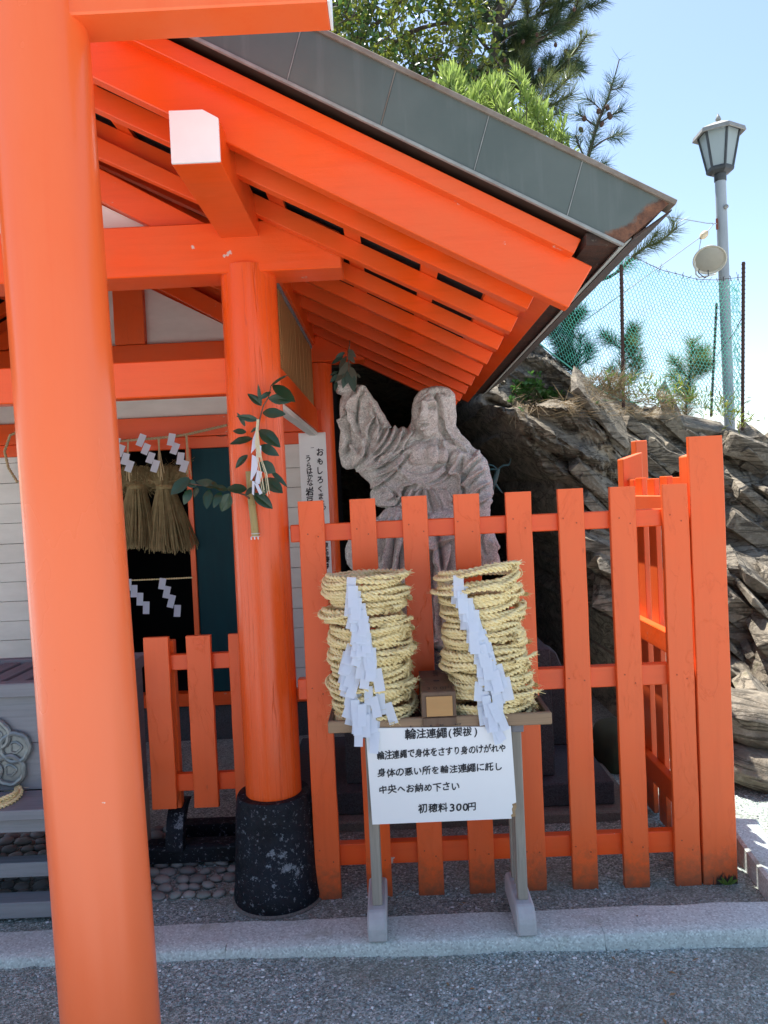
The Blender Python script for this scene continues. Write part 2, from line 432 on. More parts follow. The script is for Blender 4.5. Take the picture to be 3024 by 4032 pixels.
# purlins with white painted ends
for sx_ in (1, -1):
    a, b = (-.560, -.424) if sx_ > 0 else (2 * HX + .424, 2 * HX + .560)
    p = MB().prism([(a, 2.428), (b, 2.428), (b, 2.546), (b - sx_ * .042 if sx_ > 0 else b, 2.572), (a, 2.573)], 'y', 2.106, 5.0, .002).build('purlin', RED_H, hall)
    MB().prism([(a + .001, 2.429), (b - .001, 2.429), (b - .001, 2.546), (b - .043 if sx_ > 0 else b - .001, 2.571), (a + .001, 2.572)], 'y', 2.098, 2.107, .001).build('end_cap', WHITE, p)
# ridge beam
box('ridge_beam', HX - .075, HX + .075, 2.16, 5.0, 2.93, 3.08, RED_H, hall)
# rafters: upper edge passes (.464, 2.088), slope .525
RS = .525
def rafter_poly():
    xt, zt = .464, 2.088
    L = xt - HX
    return [(HX, zt + RS * L), (xt, zt), (xt - .028, zt - .050), (HX, zt - .050 - .008 + RS * (L - .028))]
ry = [2.34 + .3255 * i for i in range(9)]
raf = {1: MB().prism(rafter_poly(), 'y', -.024, .024, .0015).mesh('rafter', RED_H), -1: MB().prism(mir(rafter_poly()), 'y', -.024, .024, .0015).mesh('rafter', RED_H)}
for y in ry:
    for sx_ in (1, -1):
        o = bpy.data.objects.new('rafter', raf[sx_]); COL.objects.link(o); o.location = (0, y, 0)
        o.parent = hall; o.matrix_parent_inverse = wloc(hall).inverted()
# battens over the rafters (they run along the ridge) and the dark sheet above them
def rtop(x): return 2.088 + RS * (.464 - x)
for sx_ in (1, -1):
    k = 0; x = .46
    while x > HX + .05:
        w = .115 if k == 0 else .055
        P = [(x, rtop(x) + .001), (x, rtop(x) + .019), (x - w, rtop(x - w) + .019), (x - w, rtop(x - w) + .001)]
        if sx_ < 0: P = mir(P)
        MB().prism(P, 'y', 2.24, 4.99, 0).build('eave_board' if k == 0 else 'batten', RED_H, hall)
        x -= .255 if k else .27
        k += 1
def ftop(x): return 2.690 - SL * x           # top edge of the fascia
def fbot(x): return 2.508 - SL * x           # bottom edge
# flying eave board that carries the sheet over the rafter tips (red), then rusty soffit and drip edge
for sx_ in (1, -1):
    F = (lambda P: P) if sx_ > 0 else mir
    MB().prism(F([(.462, 2.118), (.535, 2.080), (.535, 2.112), (.462, 2.150)]), 'y', 2.20, 5.05, .002).build('eave_board', RED_H, hall)
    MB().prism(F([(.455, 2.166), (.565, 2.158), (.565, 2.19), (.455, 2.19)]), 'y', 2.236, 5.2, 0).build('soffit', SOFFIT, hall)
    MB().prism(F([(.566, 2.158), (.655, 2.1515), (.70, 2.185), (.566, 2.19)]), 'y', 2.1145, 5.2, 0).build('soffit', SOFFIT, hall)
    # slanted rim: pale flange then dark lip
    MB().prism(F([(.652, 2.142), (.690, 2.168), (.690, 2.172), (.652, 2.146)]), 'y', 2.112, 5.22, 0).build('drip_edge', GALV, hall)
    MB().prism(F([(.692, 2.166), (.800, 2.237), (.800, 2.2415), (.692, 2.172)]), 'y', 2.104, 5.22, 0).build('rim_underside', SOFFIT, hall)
    # roof sheet
    MB().prism(F([(HX, rtop(HX) + .10), (.790, 2.245), (.790, 2.236), (.70, 2.176), (.45, 2.185), (HX, rtop(HX) + .05)]), 'y', 2.262, 5.21, 0).build('roof_sheet', ROOF, hall)
    MB().prism(F([(HX, ftop(HX) - .006), (.792, ftop(.792) - .006), (.700, 2.178), (.62, ftop(.62) - .05), (HX, ftop(HX) - .05)]), 'y', 2.1145, 2.261, 0).build('gable_sheet', ROOF, hall)
    MB().prism(F([(HX, rtop(HX) + .048), (.46, rtop(.46) + .046), (.46, rtop(.46) + .022), (HX, rtop(HX) + .022)]), 'y', 2.24, 5.0, 0).build('sheathing', DARK, hall)
# gable edge: grey panels with pale seams, split every .25 m
for sx_ in (1, -1):
    F = (lambda P: P) if sx_ > 0 else mir
    xs = [HX - .05] + [-.233 + .2485 * k for k in range(-5, 4)] + [.661]
    for i in range(len(xs) - 1):
        a, b = xs[i], xs[i + 1]
        ta, tb = a + .05, b + .05
        if i == 0: ta = HX
        if i == 0: a = HX
        if i == len(xs) - 2: tb = .798
        g = .0016
        MB().prism(F([(a + g, fbot(a)), (b - g, fbot(b)), (tb - g, ftop(tb)), (ta + g, ftop(ta))]), 'y', 2.100, 2.112, .0012).build('fascia_panel', ROOF, hall)
        if i < len(xs) - 2: MB().prism(F([(b - .0013, fbot(b)), (b + .0013, fbot(b)), (b + .0513, ftop(b + .05)), (b + .0487, ftop(b + .05))]), 'y', 2.0985, 2.1055, 0).build('seam_strip', RIM if i % 3 == 0 else GALV, hall)
    MB().prism(F([(HX, fbot(HX) + .004), (.655, fbot(.655) + .004), (.79, ftop(.79) - .004), (HX, ftop(HX) - .004)]), 'y', 2.1075, 2.1135, 0).build('seam_backing', GALV, hall)
    # rolled top rim and lower lip
    MB().prism(F([(HX, ftop(HX) + .012), (.812, ftop(.806) + .006), (.806, ftop(.806) - .007), (HX, ftop(HX) - .004)]), 'y', 2.090, 2.16, .002).build('roof_rim', RIM, hall)
    MB().prism(F([(HX, fbot(HX) + .003), (.664, fbot(.664) + .003), (.661, fbot(.661) - .007), (HX, fbot(HX) - .007)]), 'y', 2.094, 2.106, .001).build('lower_lip', GALV, hall)
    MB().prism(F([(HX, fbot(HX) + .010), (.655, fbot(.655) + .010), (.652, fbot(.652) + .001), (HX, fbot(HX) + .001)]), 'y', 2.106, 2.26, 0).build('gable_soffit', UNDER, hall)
    # red trim strip and the bargeboard
    MB().prism(F([(HX, 2.486 - SL * HX), (.560, 2.486 - SL * .560), (.538, 2.441 - SL * .560 + .006), (HX, 2.436 - SL * HX)]), 'y', 2.140, 2.186, .002).build('bargeboard_trim', RED_H, hall)
    MB().prism(F([(HX, 2.459 - SL * HX), (.600, 2.443 - SL * .600), (.527, 2.290 - SL * .527), (.0, 2.290), (HX, 2.293 - SL * HX)]), 'y', 2.182, 2.232, .003).build('bargeboard', RED_H, hall)
# gable walls: white panel, king post, struts (front and back)
for y, pk in ((2.80, 0), (4.70, 1)):
    gw = MB().prism([(2 * HX + .79, 2.484), (-.79, 2.484), (HX, 2.895)], 'y', y, y + .02).build('gable_panel', WHITE_WALL, hall)
    box('king_post', HX - .092, HX + .092, y - .045, y + .03, 2.484, 2.95, RED_V, hall)
    for sx_ in (1, -1):
        F = (lambda P: P) if sx_ > 0 else mir
        MB().prism(F([(HX + .05, 3.005), (-.60, 2.486), (-.80, 2.486), (HX + .05, 2.895)]), 'y', y - .055, y + .012, .002).build('strut', RED_H, hall)
        if pk == 1: MB().prism(F([(HX, 3.10), (-.50, 2.545), (-.50, 2.485), (HX, 2.485)]), 'y', y + .022, y + .045, 0).build('gable_plate', RED_H, hall)
        if pk == 0:
            MB().prism(F([(HX, 3.085), (-.57, 2.555), (-.57, 2.50), (HX, 2.99)]), 'y', 2.60, 2.64, .002).build('gable_plate', RED_H, hall)
# side bays: rail, cedar slats, capping batten
for sx_ in (1, -1):
    mx = (lambda x: x) if sx_ > 0 else (lambda x: 2 * HX - x)
    box('side_rail', mx(-.485), mx(-.425), 2.87, 4.70, 1.90, 2.035, RED_H, hall)
    box('side_rail', mx(-.475), mx(-.43), 2.87, 4.68, 1.870, 1.897, WHITE_WALL, hall)
    box('panel_cap', mx(-.468), mx(-.440), 2.88, 4.66, 2.405, 2.428, GREYW_Y, hall)
    n = 30; w = (4.66 - 2.88) / n
    sm = MB().box(-.0065, .0065, -w / 2 + .001, w / 2 - .001, 2.036, 2.404, None, .002).mesh('slat', CEDAR)
    for i in range(n):
        o = bpy.data.objects.new('slat', sm); COL.objects.link(o)
        o.location = (mx(-.452 + rng.uniform(-.002, .002)), 2.88 + w * (i + .5), 0); adopt(o, hall)
        o.location = o.location
# back wall: lintel, white boards, teal doors, dark room
YB = 4.66
box('lintel', 2 * HX + .40, -.40, YB - .03, YB + .05, 1.905, 2.030, RED_H, hall)
box('lintel', 2 * HX + .46, -.46, YB - .008, YB + .05, 1.832, 1.903, RED_H, hall)
box('floor_sill', 2 * HX + .46, -.46, YB - .03, YB + .05, .255, .335, RED_H, hall)
box('foundation', 2 * HX + .46, -.46, YB + .0, YB + .06, .03, .253, PLINTH, hall)
def boards(x0, x1, z0, z1, h, y=YB):
    z = z0; k = 0
    while z < z1 - .01:
        zz = min(z1, z + h * (1 + rng.uniform(-.04, .04)))
        if z1 - zz < .03: zz = z1
        dy = rng.uniform(-.002, .002)
        box('wall_board', x0, x1, y + dy, y + .022 + dy, z + .0012, zz - .0012, WHITE_WALL, hall, .002)
        z = zz
boards(-.740, -.475, .335, 1.832, .122); boards(2 * HX + .475, -2.235, .335, 1.832, .122)
boards(2 * HX + .46, -.46, 2.032, 2.326, .30)
box('door_leaf', -1.207, -.742, YB - .018, YB + .018, .337, 1.830, TEAL, hall, .003)
box('door_jamb', -1.240, -1.209, YB - .03, YB + .05, .337, 1.831, RED_V, hall)
box('door_leaf', -2.235, -2.185, YB - .02, YB + .02, .337, 1.830, TEAL, hall, .003)
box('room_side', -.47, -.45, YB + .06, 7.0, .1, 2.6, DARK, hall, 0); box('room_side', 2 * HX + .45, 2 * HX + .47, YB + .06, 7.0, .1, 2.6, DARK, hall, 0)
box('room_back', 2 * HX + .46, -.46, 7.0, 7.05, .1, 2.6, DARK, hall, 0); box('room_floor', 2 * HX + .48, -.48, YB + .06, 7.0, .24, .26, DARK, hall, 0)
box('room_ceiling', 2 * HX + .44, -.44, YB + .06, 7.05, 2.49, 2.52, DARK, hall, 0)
# grey round fitting on the lintel
MB().lathe([(.0, -.03), (.055, -.03), (.06, -.02), (.06, .0)], 24, Matrix.Translation((-1.02, YB - .03, 1.955)) @ Matrix.Rotation(R(90), 4, 'X'), False).build('round_fitting', GREYW_Z, hall, 40)

# ------------------------------------------------------------------ torii (right leg and tie beam)
torii = thing('torii', (-.70, 1.75, 0), 'tall smooth orange torii gate leg and crossbeam in the left foreground', 'torii gate')
ax = [(-.7465, 2.95), (-.748 + .0, 2.7)]
def tx(z): return -.711 + (z - .369) / (2.314 - .369) * (-.037)
pm = MB(); vs = []; na = 72; zs_ = (-.02, .4, .9, 1.4, 1.9, 2.4, 2.9, 3.3)
for z in zs_:
    for k in range(na):
        a = 2 * math.pi * k / na; rr = .1092 * (1 + .007 * math.cos(9 * a + .4 * z) + .004 * math.sin(4 * a - .5 * z)); vs.append((tx(z) + rr * math.cos(a), 1.75 + rr * math.sin(a), z))
pm.add(vs, [(i * na + k, i * na + (k + 1) % na, (i + 1) * na + (k + 1) % na, (i + 1) * na + k) for i in range(len(zs_) - 1) for k in range(na)] + [tuple(range((len(zs_) - 1) * na, len(zs_) * na))])
pm.build('pillar', TORII, torii, 60)
nk = box('tie_beam', -3.0, -.0905, 1.695, 1.805, 2.586, 2.775, TORII, torii, .004)
box('end_cap', -.0915, -.0855, 1.6952, 1.8048, 2.5862, 2.7748, WHITE, nk, .001)
# ------------------------------------------------------------------ ground
def gravel_mat(name, tint=1.0, sandy=.0):
    t = MT(name, .85, .2)
    v = t.n('ShaderNodeTexVoronoi'); v.inputs['Scale'].default_value = 170; t.l(t.co(), v.inputs['Vector'])
    g = t.n('ShaderNodeSeparateColor'); t.l(v.outputs['Color'], g.inputs[0])
    big = t.noise(2.0, 5, .6); mid = t.noise(7, 5, .65)
    c = t.ramp(g.outputs[0], (0, (.135, .165, .15)), (.45, (.29, .345, .315)), (.8, (.44, .51, .47)), (1, (.66, .72, .67)))
    c = t.mix(t.math('MULTIPLY', t.ramp(big, (.42, 0), (.68, 1)), .55 + sandy), c, (.25, .245, .18))
    c = t.mix(t.math('MULTIPLY', t.ramp(mid, (.5, 0), (.75, 1)), .4), c, (.07, .068, .066))
    c = t.mix(1 - tint, c, (.02, .02, .02))
    return t.done(c, t.bump(v.outputs['Distance'], .8, .006, t.bump(mid, .4, .02)))
GRAVEL = gravel_mat('gravel_ground'); BED = gravel_mat('gravel_bed_ground', .9)
def sheet(name, x0, x1, y0, y1, z, nx, ny, m, amp, seed, extra=None):
    X, Y = np.meshgrid(np.linspace(x0, x1, nx + 1), np.linspace(y0, y1, ny + 1))
    P = np.stack([X.ravel(), Y.ravel(), np.full(X.size, z)], 1)
    P[:, 2] += amp * vnoise(P * [1, 1, 0], 3.0, seed, 4)
    if extra is not None: P[:, 2] += extra(P)
    i = np.arange(ny)[:, None] * (nx + 1) + np.arange(nx)[None]; i = i.ravel()
    me = fast_mesh(name, P, np.stack([i, i + 1, i + nx + 2, i + nx + 1], 1), m, True)
    return tag(link(name, me), kind='structure')
def gx(P):      # gravel is heaped a little higher against the kerb on the left
    return np.clip(.022 - .022 * (P[:, 0] + .2) / 1.3, 0, .03) * np.clip((P[:, 1] - 1.5) / .9, 0, 1)
sheet('gravel_court', -6, 6, -3, 2.5, 0.0, 240, 120, GRAVEL, .008, 3, gx)
sheet('gravel_bed', -3.6, 3.2, 2.5, 7.2, .036, 160, 120, BED, .008, 5)
far = MB(); far.box(-300, 300, -300, 300, -.25, -.06); far.build('ground', flat('far_ground', (.42, .41, .40), (.36, .355, .35), .9, .5)).__setitem__('kind', 'structure')

bounce = MB(); bounce.box(-30, 30, -40, 1.3, -.05, .022); tag(bounce.build('bounce_ground', flat('pale_bounce_ground', (.44, .445, .43), (.37, .375, .365), .85, 1.5, .15)), kind='structure')  # pale unseen ground, added to bounce sunlight onto the shaded front
# kerb: long granite blocks butted end to end
kerb = thing('granite_kerb', (0, 2.43, 0), 'long pale granite kerb in front of the fence and column', 'kerb')
def kerb_block(x0, x1, seed, parent, y0=2.412, y1=2.572, top=.062):
    nx = max(8, int((x1 - x0) / .03)); prof = [(y0 - .006, -.12), (y0 - .003, .03), (y0, .055), (y0 + .006, .061), (y0 + .05, .0625), (y1 - .05, .0625), (y1 - .005, .061), (y1, .05), (y1, -.12)]
    xs = np.linspace(x0 + .0004, x1 - .0004, nx + 1)
    P = np.array([[x, y, z + (top - .062)] for x in xs for y, z in prof]); m = len(prof)
    e = vnoise(P, 9, seed, 5) * .0045; P[:, 2] += e * (P[:, 2] > 0); P[:, 1] += vnoise(P, 13, seed + 9, 5) * .006
    i = (np.arange(nx)[:, None] * m + np.arange(m - 1)[None]).ravel()
    F = np.stack([i, i + 1, i + m + 1, i + m], 1)
    me = fast_mesh('kerb_stone', P, F[:, ::-1], KERB, True)
    bm = bmesh.new(); bm.from_mesh(me); bmesh.ops.holes_fill(bm, edges=[x for x in bm.edges if x.is_boundary], sides=0); bmesh.ops.recalc_face_normals(bm, faces=bm.faces[:]); bm.to_mesh(me); bm.free(); me.set_sharp_from_angle(angle=R(50))
    return link('kerb_stone', me, parent)
for k, (a, b) in enumerate(((-2.75, -1.72), (-1.72, -.60), (-.60, .62), (.62, 1.9))): kerb_block(a, b, 20 + k, kerb)

# real pebbles where the ground is near
PEB = None
def pebble_mat():
    t = MT('loose_gravel', .8, .25)
    g = t.n('ShaderNodeNewGeometry')
    big = t.noise(2.0, 5, .6); mid = t.noise(5, 5, .65)
    c = t.ramp(g.outputs['Random Per Island'], (0, (.12, .15, .15)), (.3, (.25, .30, .295)), (.62, (.385, .455, .44)), (.82, (.44, .50, .505)), (.92, (.66, .71, .70)), (1, (.90, .92, .90)))
    c = t.mix(t.math('MULTIPLY', t.ramp(big, (.46, 0), (.60, 1)), .65), c, (.23, .205, .155))
    c = t.mix(t.math('MULTIPLY', t.ramp(mid, (.52, 0), (.76, 1)), .35), c, (.13, .125, .12))
    return t.done(c)
PEB = pebble_mat()
def ico():
    bm = bmesh.new(); bmesh.ops.create_icosphere(bm, subdivisions=1, radius=1); bm.verts.index_update()
    V = np.array([v.co for v in bm.verts]); F = np.array([[v.index for v in f.verts] for f in bm.faces]); bm.free(); return V, F
IV, IF = ico()
def pebbles(name, n, x0, x1, y0, y1, zf, r0, r1, seed, keep=None, m=PEB, flat_=.65):
    g = np.random.default_rng(seed)
    c = np.stack([g.uniform(x0, x1, n), g.uniform(y0, y1, n)], 1)
    if keep is not None: c = c[keep(c)]
    n = len(c); r = r0 + (r1 - r0) * g.power(.6, n)[:, None] ** 2.2
    sc3 = r * np.stack([g.uniform(.8, 1.35, n), g.uniform(.7, 1.1, n), g.uniform(.45, .8, n) * flat_ / .65], 1)
    a = g.uniform(0, 6.28, n); ca, sa = np.cos(a)[:, None], np.sin(a)[:, None]
    jit = 1 + g.uniform(-.22, .22, (n, len(IV), 1))
    L = IV[None] * jit * sc3[:, None]
    tl = g.uniform(-.5, .5, n)[:, None]; z2 = L[..., 2] + L[..., 0] * tl
    X = L[..., 0] * ca - L[..., 1] * sa + c[:, :1]; Y = L[..., 0] * sa + L[..., 1] * ca + c[:, 1:]
    Z = z2 + zf(c)[:, None] + sc3[:, 2:] * .35
    V = np.stack([X, Y, Z], 2).reshape(-1, 3)
    F = (IF[None] + (np.arange(n) * len(IV))[:, None, None]).reshape(-1, 3)
    o = link(name, fast_mesh(name, V, F, m, False)); tag(o, kind='stuff'); return o
def zc(c): P = np.column_stack([c, np.zeros(len(c))]); return .008 * vnoise(P, 3, 3, 4) + gx(P) - .002
def zb(c): P = np.column_stack([c, np.zeros(len(c))]); return .036 + .008 * vnoise(P, 3, 5, 4) - .002
patch = lambda c: (vnoise(np.column_stack([c, np.zeros(len(c))]), 2.2, 12, 4) + np.random.default_rng(1).uniform(-.45, .45, len(c))) > -.18
tag(pebbles('loose_gravel', 26000, -1.5, 1.4, 1.95, 2.415, zc, .0024, .0068, 1, patch), 'blue grey crushed gravel scattered in front of the kerb', 'gravel')
tag(pebbles('loose_gravel', 26000, -1.7, 1.7, 2.572, 3.5, zb, .0026, .0072, 2, patch), 'dark crushed gravel under and behind the picket fence', 'gravel')
tag(pebbles('pale_pebbles', 170, -1.4, 1.4, 1.98, 2.41, zc, .004, .0085, 4, None, flat('pale_pebble', (.60, .60, .58), (.42, .43, .46), .7)), 'sparse larger pale pebbles lying on the gravel', 'gravel')

lg = np.random.default_rng(41); lit = MB()
for k in range(60):
    c = np.array([lg.uniform(-1.2, 1.3), lg.uniform(2.02, 2.42) if k < 42 else lg.uniform(2.45, 2.9), .0]); c[2] = (.012 if c[1] < 2.41 else .064 if c[1] < 2.572 else .05); a = lg.uniform(0, 6.28); l = lg.uniform(.006, .017); w = l * lg.uniform(.15, .5)
    u, v = np.array([math.cos(a), math.sin(a), .15]), np.array([-math.sin(a), math.cos(a), .2]); lit.add([c - u * l, c - v * w + [0, 0, .003], c + u * l, c + v * w + [0, 0, .002]], [(0, 1, 2, 3)])
o = lit.build('leaf_litter', flat('dry_litter', (.26, .13, .05), (.36, .27, .13), .8, 40)); tag(o, 'scattered dry leaf scraps on the gravel and kerb', 'leaf litter', None, 'stuff')
# river cobbles set in front of the doors
cob = thing('cobble_paving', (-1.2, 3.4, .04), 'bed of rounded grey river cobbles before the shrine doors', 'cobbles')
def cobmat():
    t = MT('river_cobble', .6, .35); oi = t.n('ShaderNodeObjectInfo')
    c = t.ramp(oi.outputs['Random'], (0, (.16, .155, .145)), (.4, (.25, .24, .22)), (.75, (.34, .32, .29)), (1, (.22, .24, .21)))
    n = t.noise(22, 5, .65); c = t.mix(t.ramp(n, (.35, 0), (.7, .5)), c, (.13, .125, .115))
    return t.done(c, t.bump(n, .2, .004))
COBM = cobmat()
bm = bmesh.new(); bmesh.ops.create_icosphere(bm, subdivisions=2, radius=1)
cms = []
for k in range(6):
    b2 = bm.copy()
    for v in b2.verts:
        v.co *= 1 + .16 * vnoise([v.co], 1.3, 40 + k, 2)[0]
        v.co.x *= 1.25
    me = bpy.data.meshes.new('cobble'); b2.to_mesh(me); b2.free(); setmat(me, COBM)
    me.polygons.foreach_set('use_smooth', [True] * len(me.polygons)); cms.append(me)
bm.free()
cnt = 0; y = 2.80; row = 0
crng = np.random.default_rng(77)
while y < 3.9 and cnt < 290:
    x = -2.45 + (row % 2) * .03
    while x < -.36:
        r = crng.uniform(.017, .030) * (1 + .25 * (y - 2.8))
        if y < 2.86 + .05 * math.sin(9 * x) and crng.random() < .35: x += .07; continue
        if abs(x + .482) < .17 and abs(y - 2.785) < .17: x += .06; continue
        if x < -1.12 and 2.9 < y < 3.3 and False: x += .06; continue
        o = bpy.data.objects.new('cobble', cms[crng.integers(6)]); COL.objects.link(o)
        o.location = (x + crng.uniform(-.008, .008), y + crng.uniform(-.01, .01), .040 + r * .12)
        o.scale = (r, r * crng.uniform(.8, 1), r * crng.uniform(.5, .7)); o.rotation_euler = (crng.uniform(-.15, .15), crng.uniform(-.15, .15), crng.uniform(-.6, .6))
        adopt(o, cob); cnt += 1
        x += r * 2.55
    y += .058 + .006 * row / 4; row += 1
# ------------------------------------------------------------------ picket fences
def wavy_board(x0, x1, y0, y1, z0, z1, seed, ch=.0022, nz=14, amp=.0012):
    """a board with slightly uneven edges and a chamfer, long in z"""
    g = np.random.default_rng(seed); m = MB(); n = nz
    prof = [(x0 + ch, y0), (x1 - ch, y0), (x1, y0 + ch), (x1, y1 - ch), (x1 - ch, y1), (x0 + ch, y1), (x0, y1 - ch), (x0, y0 + ch)]
    zs = np.linspace(z0, z1, n + 1); vs = []
    w = np.cumsum(g.normal(0, amp * .5, n + 1)); w -= np.linspace(w[0], w[-1], n + 1)
    for i, z in enumerate(zs):
        e = g.normal(0, amp * .4)
        for k, (x, y) in enumerate(prof):
            vs.append((x + w[i] + (e if k in (1, 2, 3, 4) else -e * .5), y + w[i] * .4, z))
    q = len(prof); fs = [(i * q + k, i * q + (k + 1) % q, (i + 1) * q + (k + 1) % q, (i + 1) * q + k) for i in range(n) for k in range(q)]
    fs += [tuple(range(q))[::-1], tuple(range(n * q, (n + 1) * q))]
    m.add(vs, fs); return m
fence = thing('picket_fence', (.37, 2.76, .03), 'tall orange picket fence of flat boards with wide end board before the statue', 'fence')
tops = [1.488, 1.487, 1.489, 1.488, 1.487, 1.490, 1.489, 1.490]
bots = [.030, .026, .024, .022, .012, .010, .012, .014]
for k in range(8):
    x = -.3385 + .1868 * k
    wavy_board(x + .0005, x + .0925, 2.738, 2.760, bots[k], tops[k], 100 + k).build('picket', RED_V, fence)
for z0, z1 in ((1.340, 1.403), (.763, .839), (.146, .224)):
    def rail(z0=z0, z1=z1):
        m = MB(); m.box(-.372, 1.067, 2.762, 2.802, z0, z1, None, .003); return m
    rail().build('rail', RED_H, fence)
wavy_board(1.068, 1.190, 2.735, 2.757, .036, 1.656, 120).build('end_board', RED_V, fence, )
MB().prism([(1.070, .036), (1.155, .036), (1.155, 1.615), (1.070, 1.588)], 'y', 2.759, 2.838, .003).build('post', RED_V, fence)
nails = MB(); gn = np.random.default_rng(3)
for k in range(8):
    x = -.3385 + .1868 * k
    for z in (1.372, .80, .185):
        for dx, dz in ((.024, .012), (.068, -.010)):
            c = Vector((x + dx + gn.normal(0, .004), 2.7372, z + dz + gn.normal(0, .006)))
            nails.tube([c + Vector((0, -.0006, 0)), c + Vector((0, .003, 0))], .0026, 7)
nails.build('nail_heads', flat('painted_nail', (.42, .05, .012), (.25, .06, .03), .6, 60), fence)['kind'] = 'stuff'
side = thing('side_fence', (1.08, 3.2, .03), 'orange side fence running back to the rock from the wide end board', 'fence')
for z0, z1 in ((1.372, 1.445), (.828, .912), (.235, .325)):
    box('rail', 1.048, 1.086, 2.84, 3.512, z0, z1, RED_H if z1 < .5 else paint('vermilion_rail', (.80, .10, .02), (.74, .12, .03), .5, (22, 2, 22)) if z1 > 1 else RED_H, side, .003)
for k, yc in enumerate((2.915, 3.055, 3.205, 3.36, 3.47)):
    m = MB(); m.box(1.088, 1.110, yc - .044, yc + .044, .05, 1.515 + .006 * (k % 2), None, .002); m.build('picket', RED_V, side)
MB().prism([(1.070, .04), (1.160, .04), (1.160, 1.640), (1.070, 1.612)], 'y', 3.515, 3.600, .003).build('post', RED_V, side)
backp = thing('fence_post', (1.3, 4.05, .03), 'tall slim orange post standing behind the cracked corner post', 'post')
box('post', 1.288, 1.348, 4.0, 4.08, .05, 1.72, RED_V, backp, .003)

low = thing('low_picket_fence', (-.80, 3.05, .06), 'low orange picket barrier on curved black feet between torii and column', 'fence')
for k, (a, b) in enumerate(((-1.004, -.905), (-.836, -.738), (-.668, -.570))):
    wavy_board(a, b, 2.985, 3.007, .292, .976, 140 + k, .002).build('picket', RED_V, low)
box('rail', -1.0, -.52, 3.009, 3.040, .838, .900, RED_H, low); box('rail', -1.0, -.52, 3.009, 3.040, .352, .420, RED_H, low)
for k, xc in enumerate((-.925, -.625)):
    box('post', xc - .022, xc + .022, 3.042, 3.085, .27, .95, RED_V, low)
    pts = []
    for i in range(13):
        a = i / 12 * R(88)
        pts.append((3.10 - .115 * math.sin(a) ** 1.0, .285 - .165 * (1 - math.cos(a)) / (1 - math.cos(R(88))) ))
    outer = pts; inner = [(y + .060 - .018 * i / 12, z - .012) for i, (y, z) in enumerate(pts)]
    m = MB()
    for i in range(12):
        q = [outer[i], outer[i + 1], inner[i + 1], inner[i]]
        m.prism(q, 'x', xc - .034, xc + .034)
    m.build('curved_foot', BLACK, low)
MB().prism([(3.02, .055), (3.10, .055), (3.10, .125), (3.035, .125), (3.02, .115)], 'x', -1.06, -.40, .003).build('sill', BLACK, low)
box('sill', -1.02, -.40, 3.22, 3.29, .055, .125, BLACK, low)

slab = thing('stone_slab', (1.3, 2.95, .05), 'weathered pale stone slab edging the path, striped with sunlight right of the fence', 'slab')
P = [(1.230, 2.58), (1.268, 2.905), (1.300, 3.09), (1.42, 3.06), (1.372, 2.86), (1.33, 2.58)]
m = MB().prism(P, 'z', .0, .125, .010); sl_o = m.build('slab', KERB, slab)
# ------------------------------------------------------------------ offering stand with sign
_glyph = {}
def glyph(ch):
    if ch not in _glyph:
        cu = bpy.data.curves.new('t', 'FONT'); cu.body = ch; cu.align_x = 'CENTER'; cu.size = 1; cu.resolution_u = 3; cu.offset = .0045
        o = bpy.data.objects.new('t', cu); COL.objects.link(o)
        dg = bpy.context.evaluated_depsgraph_get(); me = bpy.data.meshes.new_from_object(o.evaluated_get(dg))
        V = np.array([v.co[:2] for v in me.vertices]).reshape(-1, 2); F = [tuple(p.vertices) for p in me.polygons]
        bpy.data.objects.remove(o); bpy.data.curves.remove(cu); bpy.data.meshes.remove(me); _glyph[ch] = (V, F)
    return _glyph[ch]
def write(mb, ch, cx, cz, size, y, g, jit=1.0, sx=1.0, slant=.10, rise=.0, bold=1.5):
    """one hand-brushed character in the x-z plane, centred at (cx, cz)"""
    V, F = glyph(ch)
    if len(V) == 0: return
    U = V - np.array([0, .36]); U = U * size * (1 + jit * g.uniform(-.06, .06)); U[:, 0] *= sx
    P3 = np.column_stack([U / size * 3.0, np.zeros(len(U))])
    U = U + size * .045 * jit * np.column_stack([vnoise(P3, 1.1, g.integers(99), 2), 1.3 * vnoise(P3, 1.1, g.integers(99) + 7, 2)])
    U[:, 1] += U[:, 0] * (.10 + rise); U[:, 0] += U[:, 1] * slant * .3
    a = g.normal(0, .03 * jit); c, s = math.cos(a), math.sin(a)
    X = cx + U[:, 0] * c - U[:, 1] * s + g.normal(0, size * .012); Z = cz + U[:, 0] * s + U[:, 1] * c + g.normal(0, size * .02)
    for k, (dx, dz) in enumerate(((0, 0), (.013, .006), (-.006, .013), (.006, -.012), (-.012, -.004))):     # heavy brush: several passes of ink
        mb.add([(x + dx * size * bold, y - .00006 * k, z + dz * size * bold) for x, z in zip(X, Z)], F)
stand = thing('offering_stand', (.13, 2.55, .06), 'weathered grey wooden stand with brown tray and white handwritten signboard, straddling the kerb', 'stand')
def shift_board(m): return m
